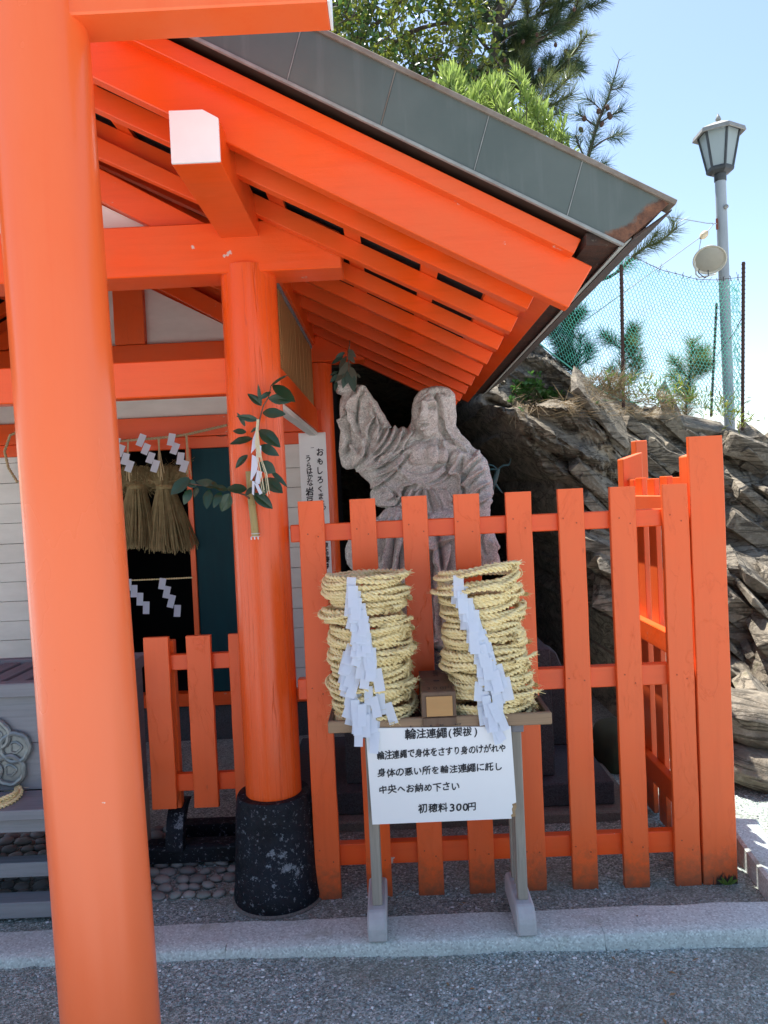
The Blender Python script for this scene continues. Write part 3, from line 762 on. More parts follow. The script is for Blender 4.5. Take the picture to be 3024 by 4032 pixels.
# feet (chamfered blocks running front to back), pillars
for sgn, x0, x1 in ((0, -.139, -.0765), (1, .342, .4035)):
    foot = MB()
    yz = [(2.408, .064), (2.408, .112), (2.416, .128), (2.444, .150), (2.66, .150), (2.69, .128), (2.70, .064)]
    xm = (x0 + x1) / 2
    foot.prism([(y, z) for y, z in yz], 'x', x0, x1, .006)
    foot.build('foot', PALEW, stand)
    for i, (ya, yb, w) in enumerate(((2.472, 2.500, .0325), (2.535, 2.550, .022), (2.575, 2.590, .022), (2.615, 2.640, .028))):
        xc = xm + (.002 if sgn == 0 else 0)
        box('leg' if i in (0, 3) else 'leg_slat', xc - w / 2, xc + w / 2, ya, yb, .150, .738, GREYW_Z, stand, .0025)
    box('bearer', xm - .02, xm + .02, 2.44, 2.69, .715, .739, GREYW_Y, stand)
# tray: floor and raised rim
tx0, tx1, ty0, ty1 = -.236, .481, 2.420, 2.706
box('tray_floor', tx0 + .012, tx1 - .012, ty0 + .012, ty1 - .012, .741, .754, TRAYD, stand)
box('tray_rim', tx0, tx1, ty0, ty0 + .018, .742, .7805, TRAYW, stand, .003)
box('tray_rim', tx0, tx1, ty1 - .016, ty1, .742, .7805, TRAYW, stand, .003)
for x in (tx0, tx1 - .016): box('tray_rim', x, x + .016, ty0 + .0185, ty1 - .0165, .742, .7805, TRAYD, stand, .003)
# signboard with a torn corner
YS = 2.4125
out = [(-.1155, .757), (-.1075, .4465), (.338, .4475), (.336, .459), (.3415, .463), (.3395, .478), (.343, .4855), (.341, .494), (.3545, .4985), (.3475, .744)]
sb = MB().prism(out, 'y', YS, YS + .0045).build('signboard', flat('white_sign_board', (.80, .81, .82), (.77, .78, .79), .45, 3, .02), stand)
MB().prism([(.3335, .449), (.352, .452), (.350, .47), (.3565, .483), (.353, .497), (.336, .497)], 'y', YS + .0047, YS + .0085).build('torn_core', wood('brown_core_board', (.30, .19, .10), (.40, .28, .16), .8, 'x'), sb)
g = np.random.default_rng(5); tm = MB(); yt = YS - .0012
def line(s, x0, x1, z0, z1, size, **k):
    n = len(s)
    for i, ch in enumerate(s):
        f = (i + .5) / n; write(tm, ch, x0 + (x1 - x0) * f, z0 + (z1 - z0) * f, size, yt, g, **k)
xs = [.027, .061, .0925, .1265, .152, .177, .208, .2365]
for ch, x, sz_ in zip('輪注連繩(禊祓)', xs, (.036, .033, .032, .034, .033, .029, .029, .033)): write(tm, ch, x, .7325 + (x - .13) * .012, sz_, yt, g)
for ch, x in zip('わしめ', (.030, .064, .094)): write(tm, ch, x, .757, .0085, yt, g)
for ch, x in zip('なわみそぎ', (.1235, .131, .172, .179, .186)): write(tm, ch, x, .7575, .0075, yt, g)
line('輪注連繩で身体をさすり身のけがれや', -.083, .330, .6685, .6760, .0285, sx=.86)
line('身体の悪い所を輪注連繩に託し', -.084, .316, .6115, .6175, .0285)
line('中央へお納め下さい', -.083, .177, .5575, .5595, .0285)
line('初穂料', .040, .136, .4925, .4925, .0295); line('300', .139, .202, .492, .492, .034, sx=1.15, jit=.5); write(tm, '円', .2125, .4925, .027, yt, g)
tm.build('lettering', INK, sb)['kind'] = 'stuff'
# two small printed blossoms
bl = MB()
for cx, cz in ((.1145, .7585), (.2475, .7565)):
    for k in range(5):
        a = k * 2 * math.pi / 5 + .3
        bl.tube([(cx + .0035 * math.cos(a) + .0016 * math.cos(t), YS - .0008, cz + .0035 * math.sin(a) + .0016 * math.sin(t)) for t in np.linspace(0, 6.283, 9)[:-1]], .0005, 4, close=True)
bl.build('blossom_print', flat('rust_ink', (.16, .06, .035)), sb)['kind'] = 'stuff'

# coin box
cbx = thing('coin_box', (.12, 2.54, .755), 'small brown wooden coin box with a light front panel between the two rope stacks', 'box')
b = MB()
V = [(.0655, 2.414, .7815), (.1765, 2.414, .7815), (.1765, 2.66, .7815), (.0655, 2.66, .7815), (.0665, 2.414, .8635), (.1770, 2.414, .8635), (.1795, 2.66, .8765), (.0685, 2.66, .8765)]
b.add(V, [(0, 3, 2, 1), (4, 5, 6, 7), (0, 1, 5, 4), (1, 2, 6, 5), (2, 3, 7, 6), (3, 0, 4, 7)])
bo = b.mesh('box_body', BOXW); bm = bmesh.new(); bm.from_mesh(bo); bmesh.ops.bevel(bm, geom=bm.edges[:], offset=.003, segments=1, affect='EDGES'); bm.to_mesh(bo); bm.free()
bo = link('box_body', bo, cbx)
for o_ in (0,):
    MB().box(.0815, .1650, 2.4085, 2.4135, .7865, .8505, None, .0015).build('front_panel', BOXF, cbx)
    MB().box(.069, .174, 2.4118, 2.4136, .7545, .781, None, .001).build('base_strip', BOXW, cbx)
    MB().box(.068, .1755, 2.414, 2.655, .756, .7812).build('base', BOXW, cbx)
    MB().box(.113, .132, 2.528, 2.536, .8685, .8712).build('coin_slot', INK, cbx)
wm = MB(); g2 = np.random.default_rng(9)
def on_top(ch, cx, y, size, sx=1.0):
    V, F = glyph(ch); U = (V - np.array([0, .36])) * size; U[:, 0] *= sx
    zt = lambda yy: .8635 + (yy - 2.414) / .246 * .013 + .0007
    U[:, 1] *= 1.5
    wm.add([(cx + u, y + v, zt(y + v)) for u, v in U], F)
for k, ch in enumerate('300円'): on_top(ch, .0925 + k * .0215, 2.452, .026, 1.05)
for k, ch in enumerate('初穂料'): on_top(ch, .124, 2.640 - k * .024, .016, 1.2)
wm.build('lettering', flat('faded_ink', (.035, .025, .022)), cbx)['kind'] = 'stuff'

# rope rings -----------------------------------------------------------------
def ring_mesh(seed, R0=.128):
    g = np.random.default_rng(seed); m = MB(); N = 430; loops = 3
    strands = 2; rs = .0047; off = .0042; pitch = .034
    ts = np.linspace(0, 1, N); ang0 = g.uniform(-.35, .1)
    th = ang0 + ts * (loops * 2 * math.pi + .22)
    wob = g.uniform(0, 6.28, 4)
    rad = R0 * (1 + .03 * np.sin(2 * th + wob[0]) + .02 * np.sin(3.3 * th + wob[1])) + .009 * np.sin(th * .45 + wob[2])
    zz = .0095 * (ts - .5) * 2 + .004 * np.sin(2.6 * th + wob[1]) + .0055 * np.sin(1.5 * th + wob[3]) + .002 * np.sin(4 * th + wob[0])
    tail = np.clip((ts - .965) / .035, 0, 1); rad = rad + tail * .022
    tail0 = np.clip((.03 - ts) / .03, 0, 1); rad = rad + tail0 * .016
    C = np.stack([rad * np.cos(th), rad * np.sin(th), zz], 1)
    T = np.gradient(C, axis=0); T /= np.linalg.norm(T, axis=1)[:, None]
    Nn = np.stack([np.cos(th), np.sin(th), 0 * th], 1); Bn = np.cross(T, Nn)
    s = np.concatenate([[0], np.cumsum(np.linalg.norm(np.diff(C, axis=0), axis=1))])
    Vs = []; Fs = []; base = 0; K = 7
    for q in range(strands):
        ph = s / pitch * 2 * math.pi + q * math.pi
        ctr = C + off * (np.cos(ph)[:, None] * Nn + np.sin(ph)[:, None] * Bn)
        r_ = rs * (1 + .18 * np.interp(s, np.linspace(0, s[-1], 60), g.normal(0, 1.2, 60).clip(-2, 2)))
        for k in range(K):
            a = 2 * math.pi * k / K
            Vs.append(ctr + (r_ * (1 + .1 * math.sin(3 * a)))[:, None] * (math.cos(a) * Nn + math.sin(a) * Bn))
        V = np.stack(Vs[-K:], 1).reshape(-1, 3)
        i = (np.arange(N - 1)[:, None] * K); k = np.arange(K)[None]; kk = (np.arange(K) + 1)[None] % K
        Fs.append(np.stack([i + k, i + kk, i + K + kk, i + K + k], 2).reshape(-1, 4) + base); base += N * K
    V = np.concatenate([np.stack(Vs[q * K:(q + 1) * K], 1).reshape(-1, 3) for q in range(strands)]); F = np.concatenate(Fs)
    # stray fibres: thin slivers
    n = 150; fi = g.integers(0, N, n); d = g.normal(0, 1, (n, 3)); d /= np.linalg.norm(d, axis=1)[:, None]
    d = d * .6 + T[fi] * g.choice([-1, 1], n)[:, None] * .8 + Nn[fi] * .25
    p0 = C[fi] + Nn[fi] * .010 * g.uniform(.4, 1, n)[:, None] + Bn[fi] * g.uniform(-.01, .01, n)[:, None]; Lf = g.uniform(.010, .028, n)[:, None]
    w = np.cross(d, g.normal(0, 1, (n, 3))); w = w / np.linalg.norm(w, axis=1)[:, None] * .0006
    fv = np.stack([p0 - w, p0 + w, p0 + d * Lf + w * .3, p0 + d * Lf - w * .3], 1).reshape(-1, 3)
    # brush of cut ends
    F = np.concatenate([F, (np.arange(n)[:, None] * 4 + np.arange(4)[None]) + len(V)]); V = np.concatenate([V, fv])
    n2 = 26
    for e, sg in ((N - 1, 1), (0, -1)):
        dirv = T[e] * sg; p = C[e] + off * g.normal(0, .6, (n2, 3)); dd = dirv + g.normal(0, .22, (n2, 3)); L2 = g.uniform(.012, .026, n2)[:, None]
        w = np.cross(dd, g.normal(0, 1, (n2, 3))); w = w / np.linalg.norm(w, axis=1)[:, None] * .0011
        fv = np.stack([p - w, p + w, p + dd * L2 + w * .5, p + dd * L2 - w * .5], 1).reshape(-1, 3)
        F = np.concatenate([F, (np.arange(n2)[:, None] * 4 + np.arange(4)[None]) + len(V)]); V = np.concatenate([V, fv])
    return fast_mesh('rope_loop', V, F, STRAW, True)
ring_ms = [ring_mesh(300 + k) for k in range(6)]
def tie_mesh():
    m = MB()
    for dz in (-.004, 0, .004):
        m.tube([(.128 + .0155 * math.cos(a), dz + .003 * math.sin(a * 2), .0165 * math.sin(a)) for a in np.linspace(0, 2 * math.pi, 15)[:-1]], .0014, 5, close=True)
    return m.mesh('binding', STRAW, True)
tie_m = tie_mesh()
def streamer_mesh(n, w, h, seed, lean=.0, drop=.55):
    """zig-zag paper streamer cut from one strip: n overlapping leaves, hangs from (0,0,0) towards -z, faces -y"""
    g = np.random.default_rng(seed); m = MB(); x = 0; z = .012; y = 0
    for k in range(n):
        a = lean + g.normal(0, .07) ; c, s = math.cos(a), math.sin(a); fw = g.uniform(-.10, .10); cur = g.uniform(.003, .011)
        hh = h * g.uniform(.95, 1.1)
        q = [(-w / 2, 0), (w / 2, 0), (w / 2, -hh), (-w / 2, -hh)]
        pts = []
        for iz in range(4):
            for ix in (0, 1):
                u = (-w / 2, w / 2)[ix]; v = -hh * iz / 3
                pts.append((x + u * c - v * s * -1 * -1, y - .0012 * k + fw * .02 * ix - cur * (iz / 3) ** 1.6, z + v * c + u * s))
        m.add(pts, [(0, 1, 3, 2), (2, 3, 5, 4), (4, 5, 7, 6)])
        x += w * (.74 if drop > .6 else g.uniform(.25, .6)); z -= hh * drop * g.uniform(.85, 1.15) 
    return m.mesh('paper_streamer', PAPER)
stream_ms = [streamer_mesh(4, .031, .066, 500 + k, (-.10, .02, -.05, .08, 0)[k % 5]) for k in range(8)]
stream_short = [streamer_mesh(2, .028, .062, 540 + k, (-.08, .03, .06)[k]) for k in range(3)]
NR = 18
def stack(cx_of, top_tilt, att, seed, side_word, leans):
    g = np.random.default_rng(seed)
    for i in range(NR):
        f = i / (NR - 1); z = .769 + .4565 * f
        words = 'lowest' if i == 0 else 'topmost' if i == NR - 1 else None
        ordn = ['lowest', 'second', 'third', 'fourth', 'fifth', 'sixth', 'seventh', 'eighth', 'ninth', 'tenth', 'eleventh', 'twelfth', 'thirteenth', 'fourteenth', 'fifteenth', 'sixteenth', 'seventeenth', 'topmost'][i]
        lab = f'{ordn} straw rope ring of the {side_word} stack on the tray' if words else f'{ordn} straw rope ring from the tray up in the {side_word} stack'
        cx = cx_of(f) + g.normal(0, .007); cyy = 2.560 + g.normal(0, .006)
        r_ = thing('rope_ring', (cx, cyy, z), lab, 'rope ring', f'straw rope rings stacked on the {side_word} of the tray')
        rot = Euler((g.normal(0, .03), -top_tilt * f ** 2 + g.normal(0, .024), g.uniform(-.9, .35)))
        o = bpy.data.objects.new('rope_loop', ring_ms[int(g.integers(6))]); COL.objects.link(o); o.parent = r_; o.rotation_euler = rot
        sc_ = g.uniform(.93, 1.06); o.scale = (sc_, sc_, .98)
        tb = bpy.data.objects.new('binding', tie_m); COL.objects.link(tb); tb.parent = r_
        tb.rotation_euler = (rot.x, rot.y, rot.z + g.uniform(-.5, .2)); tb.scale = (sc_, sc_, 1)
        xo = att[NR - 1 - i] - cx
        if abs(xo) < .125:
            st = bpy.data.objects.new('paper_streamer', stream_ms[int(g.integers(8))] if i > 6 else stream_short[int(g.integers(3))]); COL.objects.link(st); st.parent = r_
            st.location = (xo, -math.sqrt(max(.0005, .132 ** 2 - xo * xo)) - .014 - .004 * f, .004 + top_tilt * f * f * xo)
            st.rotation_euler = (-.06 + g.normal(0, .03), g.normal(leans[NR - 1 - i], .06), g.normal(0, .12))
            s2 = g.uniform(.92, 1.1); st.scale = (s2, 1, s2)
attL = [-.139, -.135, -.143, -.137, -.131, -.128, -.126, -.128, -.150, -.163, -.166, -.168, -.160, -.100, -.062, -.108, -.098, -.090]
lnL = [.0, .04, .0, .05, 0, .02, .05, .1, .30, .25, .2, .12, .08, -.06, -.02, .05, .12, .10]
attR = [.203, .198, .213, .216, .226, .236, .239, .242, .262, .256, .268, .265, .262, .252, .262, .268, .258, .272]
lnR = [-.06, .02, -.05, -.08, -.05, -.1, -.08, -.1, -.15, -.1, -.1, -.12, -.02, .0, .05, .06, -.10, -.25]
stack(lambda f: -.095 - .008 * f, .02, attL, 61, 'left', lnL)
stack(lambda f: .302 - .024 * f, .17, attR, 62, 'right', lnR)
# long streamers that spill over the tray edge onto the sign
for nm, (x, z, ry_, k) in {'a': (-.145, .840, .10, 0), 'b': (-.122, .826, .02, 3), 'c': (.272, .835, -.05, 1), 'd': (.292, .815, -.35, 4), 'e': (-.142, .800, .1, 5), 'f': (.285, .785, -.1, 2)}.items():
    wd = 'left' if x < 0 else 'right'
    st = bpy.data.objects.new('paper_streamer', streamer_mesh(2, .027, .064, 560 + k, .02)); COL.objects.link(st)
    st.location = (x, 2.404 - .003 * k % 3 * .001 - .0015 * k, z); st.rotation_euler = (-.02, ry_, .05)
    tag(st, {'a': 'white zigzag paper streamer slipped from the left stack over the tray edge', 'b': 'white paper streamer overlapping the top left corner of the sign', 'c': 'white zigzag paper streamer falling from the right stack over the tray edge',
             'd': 'white paper streamer flaring past the top right corner of the sign', 'e': 'lowest white paper streamer lying against the left edge of the sign', 'f': 'lowest white paper streamer hanging over the right top of the sign'}[nm], 'paper streamer', 'loose paper streamers over the tray edge')
# ------------------------------------------------------------------ stone statue on its plinth
plinth = thing('stone_plinth', (.2, 3.75, .04), 'stepped grey granite plinth under the stone statue behind the fence', 'plinth')
box('upper_block', -.262, .690, 3.448, 4.02, .184, .766, PLINTH, plinth, .006)
box('middle_slab', -.55, .93, 3.356, 4.15, .081, .1835, PLINTH, plinth, .006)
box('lower_slab', -.62, 1.02, 3.288, 4.22, .02, .080, PLINTH_L, plinth, .008)
MB().prism([(.72, .184), (.98, .184), (.80, .66), (.72, .70)], 'y', 3.86, 4.0, .006).build('back_slab', PLINTH, plinth)

def p6(x, y, d=0.0, Y=3.62):
    return at((1100 + .6028 * x) / S, (1250 + .6028 * y) / S, Y) + Vector((0, d * .000727, 0))
K6 = .000727
sm_ = MB()
def ell(x, y, rx, ry_, rd, d=0, rot=0):
    c = p6(x, y, d); bm = bmesh.new(); bmesh.ops.create_icosphere(bm, subdivisions=3, radius=1)
    M_ = Matrix.Translation(c) @ Matrix.Rotation(R(rot), 4, 'Y') @ Matrix.Diagonal((rx * K6, rd * K6, ry_ * K6, 1))
    bm.verts.index_update(); sm_.add([M_ @ v.co for v in bm.verts], [[v.index for v in f.verts] for f in bm.faces]); bm.free()
def cap(*pts):
    """chain of (x, y, r, depth): tube through the points with rounded ends"""
    P = [p6(a[0], a[1], a[3] if len(a) > 3 else 0) for a in pts]; r = [a[2] * K6 for a in pts]; Q = []; RR = []
    for i in range(len(P) - 1):
        for t in np.linspace(0, 1, 6)[:-1]: Q.append(P[i].lerp(P[i + 1], t)); RR.append(r[i] + (r[i + 1] - r[i]) * t)
    Q.append(P[-1]); RR.append(r[-1]); sm_.tube(Q, RR, 14)
    for q, rr in ((P[0], r[0]), (P[-1], r[-1])):
        bm = bmesh.new(); bmesh.ops.create_icosphere(bm, subdivisions=2, radius=rr * .99); bm.verts.index_update()
        sm_.add([v.co + q for v in bm.verts], [[v.index for v in f.verts] for f in bm.faces]); bm.free()
# head, hair, neck
ell(962, 610, 100, 148, 120, -6, 4); ell(955, 690, 70, 66, 80, -30, 0); ell(1050, 775, 52, 70, 60, 20); ell(1020, 585, 124, 140, 132, 30)
cap((1060, 540, 95, 10), (1098, 640, 66, 0), (1104, 720, 56, 0), (1150, 790, 46, -10), (1215, 835, 38, -10), (1262, 868, 22, 0))
cap((905, 590, 36, 60), (884, 680, 24, 55), (866, 728, 26, 40))
cap((975, 720, 82, 15), (968, 820, 84, 10))
# torso
ell(950, 900, 178, 130, 120, 20); ell(895, 900, 75, 72, 58, -75); ell(1000, 905, 75, 72, 58, -75)
ell(930, 1060, 200, 150, 120, 10); ell(930, 1210, 210, 140, 130, 10)
cap((815, 812, 90, 15), (960, 880, 74, 15), (1125, 872, 92, 10))
# lowered arm with wide sleeve
cap((1160, 870, 98, 0), (1262, 985, 106, -10), (1288, 1110, 104, -20), (1280, 1250, 95, -20), (1300, 1360, 80, -10), (1330, 1470, 80, 0), (1345, 1600, 70, 0))
cap((1360, 1440, 55, 0), (1425, 1500, 20, 0)); cap((1380, 1550, 52, 0), (1420, 1600, 26, 0))
cap((1330, 1080, 70, 10), (1380, 1100, 18, 10)); cap((1340, 1150, 64, 10), (1362, 1200, 34, 10))
ell(1150, 1060, 90, 130, 80, 20); ell(1150, 1200, 110, 150, 80, 20)
# raised arm and sleeve
cap((800, 810, 95, 0), (690, 850, 118, -15), (575, 800, 112, -30), (530, 660, 84, -40), (510, 540, 60, -45))
cap((520, 700, 100, -40), (470, 770, 74, -40), (452, 880, 62, -40), (452, 945, 50, -40))
cap((540, 880, 110, -30), (620, 980, 98, -20), (690, 1060, 88, -10), (760, 1120, 90, 0))
cap((700, 900, 120, -10), (780, 1000, 120, 0))
cap((545, 470, 26, -40), (580, 580, 62, -40), (650, 720, 74, -25))
cap((455, 560, 60, -40), (440, 640, 44, -40))
ell(690, 1160, 98, 82, 80, -25)
# fist: palm, four curled fingers, thumb
ell(438, 462, 52, 56, 40, -50)
for i, (fx, fy, l) in enumerate(((398, 398, 46), (388, 428, 50), (388, 460, 48), (396, 490, 40))):
    cap((440, fy - 4, 17, -85), (fx + 6, fy, 17, -92), (fx - 6, fy + 4, 16, -70), (fx + 4, fy + 8, 15, -40))
cap((470, 480, 19, -80), (462, 440, 18, -98), (432, 418, 15, -104))
cap((448, 480, 40, -48), (470, 560, 44, -45))
# skirt
for (ya, yb, ra, rb) in ((1240, 1480, 222, 262), (1480, 1800, 262, 280), (1800, 2090, 280, 300)):
    for t in np.linspace(0, 1, 5)[:-1]:
        y = ya + (yb - ya) * t; r_ = ra + (rb - ra) * t; ell(925, y + 30, r_, 90, r_ * .62, 30)
ell(925, 2090, 310, 40, 210, 30)
cap((760, 1330, 110, -60), (770, 1600, 110, -60), (770, 2060, 110, -70)); cap((1040, 1340, 110, -60), (1060, 1650, 115, -60), (1080, 2060, 115, -70))
ell(505, 1545, 78, 120, 60, 20); cap((560, 1300, 70, 10), (500, 1500, 62, 10))
me = sm_.mesh('statue_raw'); so = link('statue_raw', me)
md = so.modifiers.new('r', 'REMESH'); md.mode = 'VOXEL'; md.voxel_size = .0046; md.use_smooth_shade = True
ms = so.modifiers.new('s', 'SMOOTH'); ms.factor = .5; ms.iterations = 5
dg = bpy.context.evaluated_depsgraph_get(); me2 = bpy.data.meshes.new_from_object(so.evaluated_get(dg)); bpy.data.objects.remove(so); bpy.data.meshes.remove(me)
n = len(me2.vertices); V = np.zeros(n * 3, np.float32); me2.vertices.foreach_get('co', V); V = V.reshape(-1, 3).astype(float)
Nn = np.zeros(n * 3, np.float32); me2.vertex_normals.foreach_get('vector', Nn); Nn = Nn.reshape(-1, 3).astype(float)
Q = (proj(V) * S - np.array([1100, 1250])) / .6028            # positions on the study drawing the folds were traced on
front = np.clip((-Nn[:, 1] + .35) / .6, 0, 1)
disp = np.zeros(n)
def spline(pts, k=10):
    P = np.array(pts, float); P = np.vstack([2 * P[0] - P[1], P, 2 * P[-1] - P[-2]]); o = []
    for i in range(1, len(P) - 2):
        for t in np.linspace(0, 1, k)[:-1]:
            a, b, c, d = P[i - 1:i + 3]; o.append(.5 * (2 * b + (c - a) * t + (2 * a - 5 * b + 4 * c - d) * t * t + (3 * b - a - 3 * c + d) * t ** 3))
    return np.array(o + [P[-2]])
def stroke(pts, depth, width, fade=True):
    """raise (+) or carve (-) along a curve; depth in m, width in drawing units"""
    global disp
    C = spline(pts) if len(pts) > 2 else np.array(pts, float)
    lo = C.min(0) - width * 3; hi = C.max(0) + width * 3
    ix = np.where((Q > lo).all(1) & (Q < hi).all(1))[0]
    if len(ix) == 0: return
    q = Q[ix]; best = np.full(len(ix), 1e9); bt = np.zeros(len(ix)); m = len(C) - 1
    for i in range(m):
        a, b = C[i], C[i + 1]; ab = b - a; t = np.clip(((q - a) @ ab) / max(1e-9, ab @ ab), 0, 1)
        d = np.linalg.norm(q - (a + t[:, None] * ab), axis=1); u = d < best; best[u] = d[u]; bt[u] = (i + t[u]) / m
    w = np.exp(-(best / width) ** 2)
    if fade: w = w * np.clip(np.minimum(bt, 1 - bt) / .16 + .15, 0, 1)
    disp[ix] += depth * w
def fold(pts, d=.012, w=15):
    d *= 2.0
    """cloth fold: a ridge with a groove on its shaded side"""
    stroke(pts, d, w); stroke([(x + w * 1.25, y + w * .45) for x, y in pts], -d * .95, w * .7)
# hair
inner = spline([(1005, 478), (1034, 530), (1052, 600), (1058, 690), (1080, 765), (1150, 822), (1268, 884)], 8); outer = spline([(1040, 462), (1110, 490), (1152, 600), (1156, 690), (1168, 760), (1220, 800), (1285, 868)], 8)
for f in np.linspace(0, 1, 9):
    stroke([tuple(p) for p in (inner * (1 - f) + outer * f)[::6]], -.0085, 7, False)
stroke([tuple(p) for p in inner[::6]], -.020, 13, False); stroke([(x + 24, y - 4) for x, y in inner[::6]], .010, 14, False)
for f in (0, .5, 1): stroke([(975 - 20 * f, 470 + 8 * f), (915 - 10 * f, 500 + 14 * f), (880 - 8 * f, 580)], -.004, 7)
stroke([(975, 490), (925, 522), (890, 590), (880, 680)], -.012, 10)
# weathered face
stroke([(950, 545), (947, 600), (938, 655)], .036, 16); stroke([(920, 660), (957, 662)], .020, 12)
stroke([(885, 592), (912, 585), (930, 592)], -.030, 17); stroke([(968, 585), (1000, 577), (1030, 588)], -.030, 18)
stroke([(885, 565), (915, 555), (935, 566)], .010, 10); stroke([(965, 562), (1000, 550), (1035, 562)], .010, 10)
stroke([(892, 596), (925, 599)], .009, 7); stroke([(975, 591), (1022, 593)], .009, 7)
stroke([(908, 706), (940, 702), (975, 704)], -.022, 8); stroke([(912, 694), (940, 690), (970, 694)], .010, 8); stroke([(918, 719), (942, 720), (968, 717)], .011, 9)
stroke([(940, 748), (950, 748)], .008, 16); stroke([(895, 770), (960, 795), (1040, 770)], -.024, 16)
# neckline, collars, bust
stroke([(885, 705), (870, 770), (805, 800), (775, 850), (790, 905), (745, 965), (800, 1010), (890, 1075)], .015, 16); stroke([(905, 720), (890, 790), (830, 815), (800, 860), (812, 905), (775, 960), (815, 990)], -.012, 12)
stroke([(1065, 795), (1075, 850), (1072, 950), (1030, 1020), (920, 1080)], .015, 17); stroke([(1042, 800), (1054, 870), (1048, 950), (1000, 1010)], -.012, 12)
stroke([(1085, 800), (1130, 790), (1190, 830)], .012, 16); stroke([(1085, 960), (1110, 880), (1160, 850), (1215, 880)], -.011, 12); stroke([(1100, 980), (1140, 905), (1200, 890)], .010, 16)
stroke([(805, 965), (850, 1000), (925, 1015), (1000, 998), (1050, 950)], -.009, 9); stroke([(800, 985), (850, 1020), (925, 1035), (1010, 1018), (1060, 970)], .008, 10)
stroke([(948, 860), (948, 950)], -.008, 18)
for a in ([(790, 1010), (850, 1050), (925, 1075)], [(780, 1040), (840, 1075), (920, 1090)], [(1090, 990), (1020, 1050), (940, 1085)], [(1110, 1020), (1040, 1075), (945, 1098)]): fold(a, .008, 10)
# waist knot and fan of folds
stroke([(900, 1085), (950, 1085)], .016, 26)
for a in ([(910, 1100), (860, 1160), (830, 1240)], [(925, 1110), (890, 1180), (880, 1260)], [(945, 1110), (960, 1180), (985, 1260)], [(955, 1100), (1010, 1160), (1050, 1250)], [(965, 1090), (1060, 1130), (1120, 1220)], [(890, 1085), (800, 1110), (770, 1180)]): fold(a, .013, 14)
for a in ([(600, 1110), (640, 1080), (720, 1090), (780, 1150), (740, 1215), (650, 1225)], [(640, 1150), (690, 1120), (735, 1155), (700, 1190)]): fold(a, .009, 12)
# raised sleeve
for a in ([(860, 735), (820, 800), (770, 880), (690, 950), (600, 985)], [(812, 722), (775, 800), (720, 880), (640, 950), (540, 985)], [(765, 715), (730, 790), (670, 870), (600, 930)], [(715, 702), (690, 780), (640, 850), (590, 890)],
          [(680, 690), (655, 760), (625, 820)], [(840, 870), (780, 950), (700, 1010), (610, 1040)], [(800, 930), (740, 1010), (660, 1070), (610, 1085)], [(760, 860), (700, 930), (620, 985), (500, 1000)]): fold(a, .012, 13)
for a in ([(480, 470), (492, 560), (478, 640), (500, 740), (555, 800), (540, 900), (480, 980)], [(590, 560), (600, 640), (570, 730), (578, 820)], [(440, 600), (425, 700), (440, 800), (415, 900)], [(530, 450), (500, 540), (478, 600), (490, 690)], [(620, 620), (640, 700), (625, 780)], [(470, 830), (510, 880), (560, 900)]): fold(a, .014, 15)
# lowered sleeve
for a in ([(1140, 940), (1180, 1020), (1175, 1110), (1190, 1190)], [(1300, 905), (1240, 960), (1185, 1040)], [(1330, 990), (1260, 1040), (1200, 1110)], [(1360, 1080), (1290, 1120), (1230, 1190)], [(1180, 900), (1160, 980), (1172, 1060)], [(1380, 1160), (1320, 1190), (1270, 1240)], [(1320, 1380), (1300, 1460), (1330, 1560)], [(1370, 1450), (1390, 1520), (1370, 1600)], [(1240, 1250), (1260, 1400), (1240, 1560)]): fold(a, .013, 15)
# skirt
gs = np.random.default_rng(4)
for x in (560, 610, 662, 712, 770, 825, 880, 935, 985, 1035, 1085, 1140, 1190, 1245):
    s0 = gs.uniform(-25, 25)
    fold([(930 + (x - 930) * .75, 1270 + gs.uniform(0, 60)), (x + s0, 1450), (x - s0, 1700), (x + s0 * .6, 1900), (x, 2090)], .016, 16)
for a in ([(640, 1300), (760, 1400), (900, 1440)], [(1240, 1320), (1120, 1420), (980, 1500)], [(980, 1290), (1050, 1360), (1130, 1380)], [(1000, 1520), (1080, 1460), (1140, 1400)], [(560, 1400), (660, 1520), (800, 1580)], [(960, 1400), (1020, 1500), (1040, 1640)]): fold(a, .012, 15)
rough = vnoise(V, 45, 3, 4) * .0035 + vnoise(V, 140, 5, 3) * .0022
erode = np.exp(-(((Q - np.array([930, 640])) / np.array([80, 110])) ** 2).sum(1)) * (vnoise(V, 90, 8, 4) * .006)
V2 = V + Nn * (disp * 1.35 * front + rough + erode)[:, None]
me2.vertices.foreach_set('co', V2.astype(np.float32).ravel()); me2.update(); me2.name = 'statue'
me2.materials.clear(); me2.materials.append(STATUE)
statue = link('stone_statue', me2); tag(statue, 'speckled grey stone statue of a robed long-haired woman raising one arm with a sprig', 'statue')

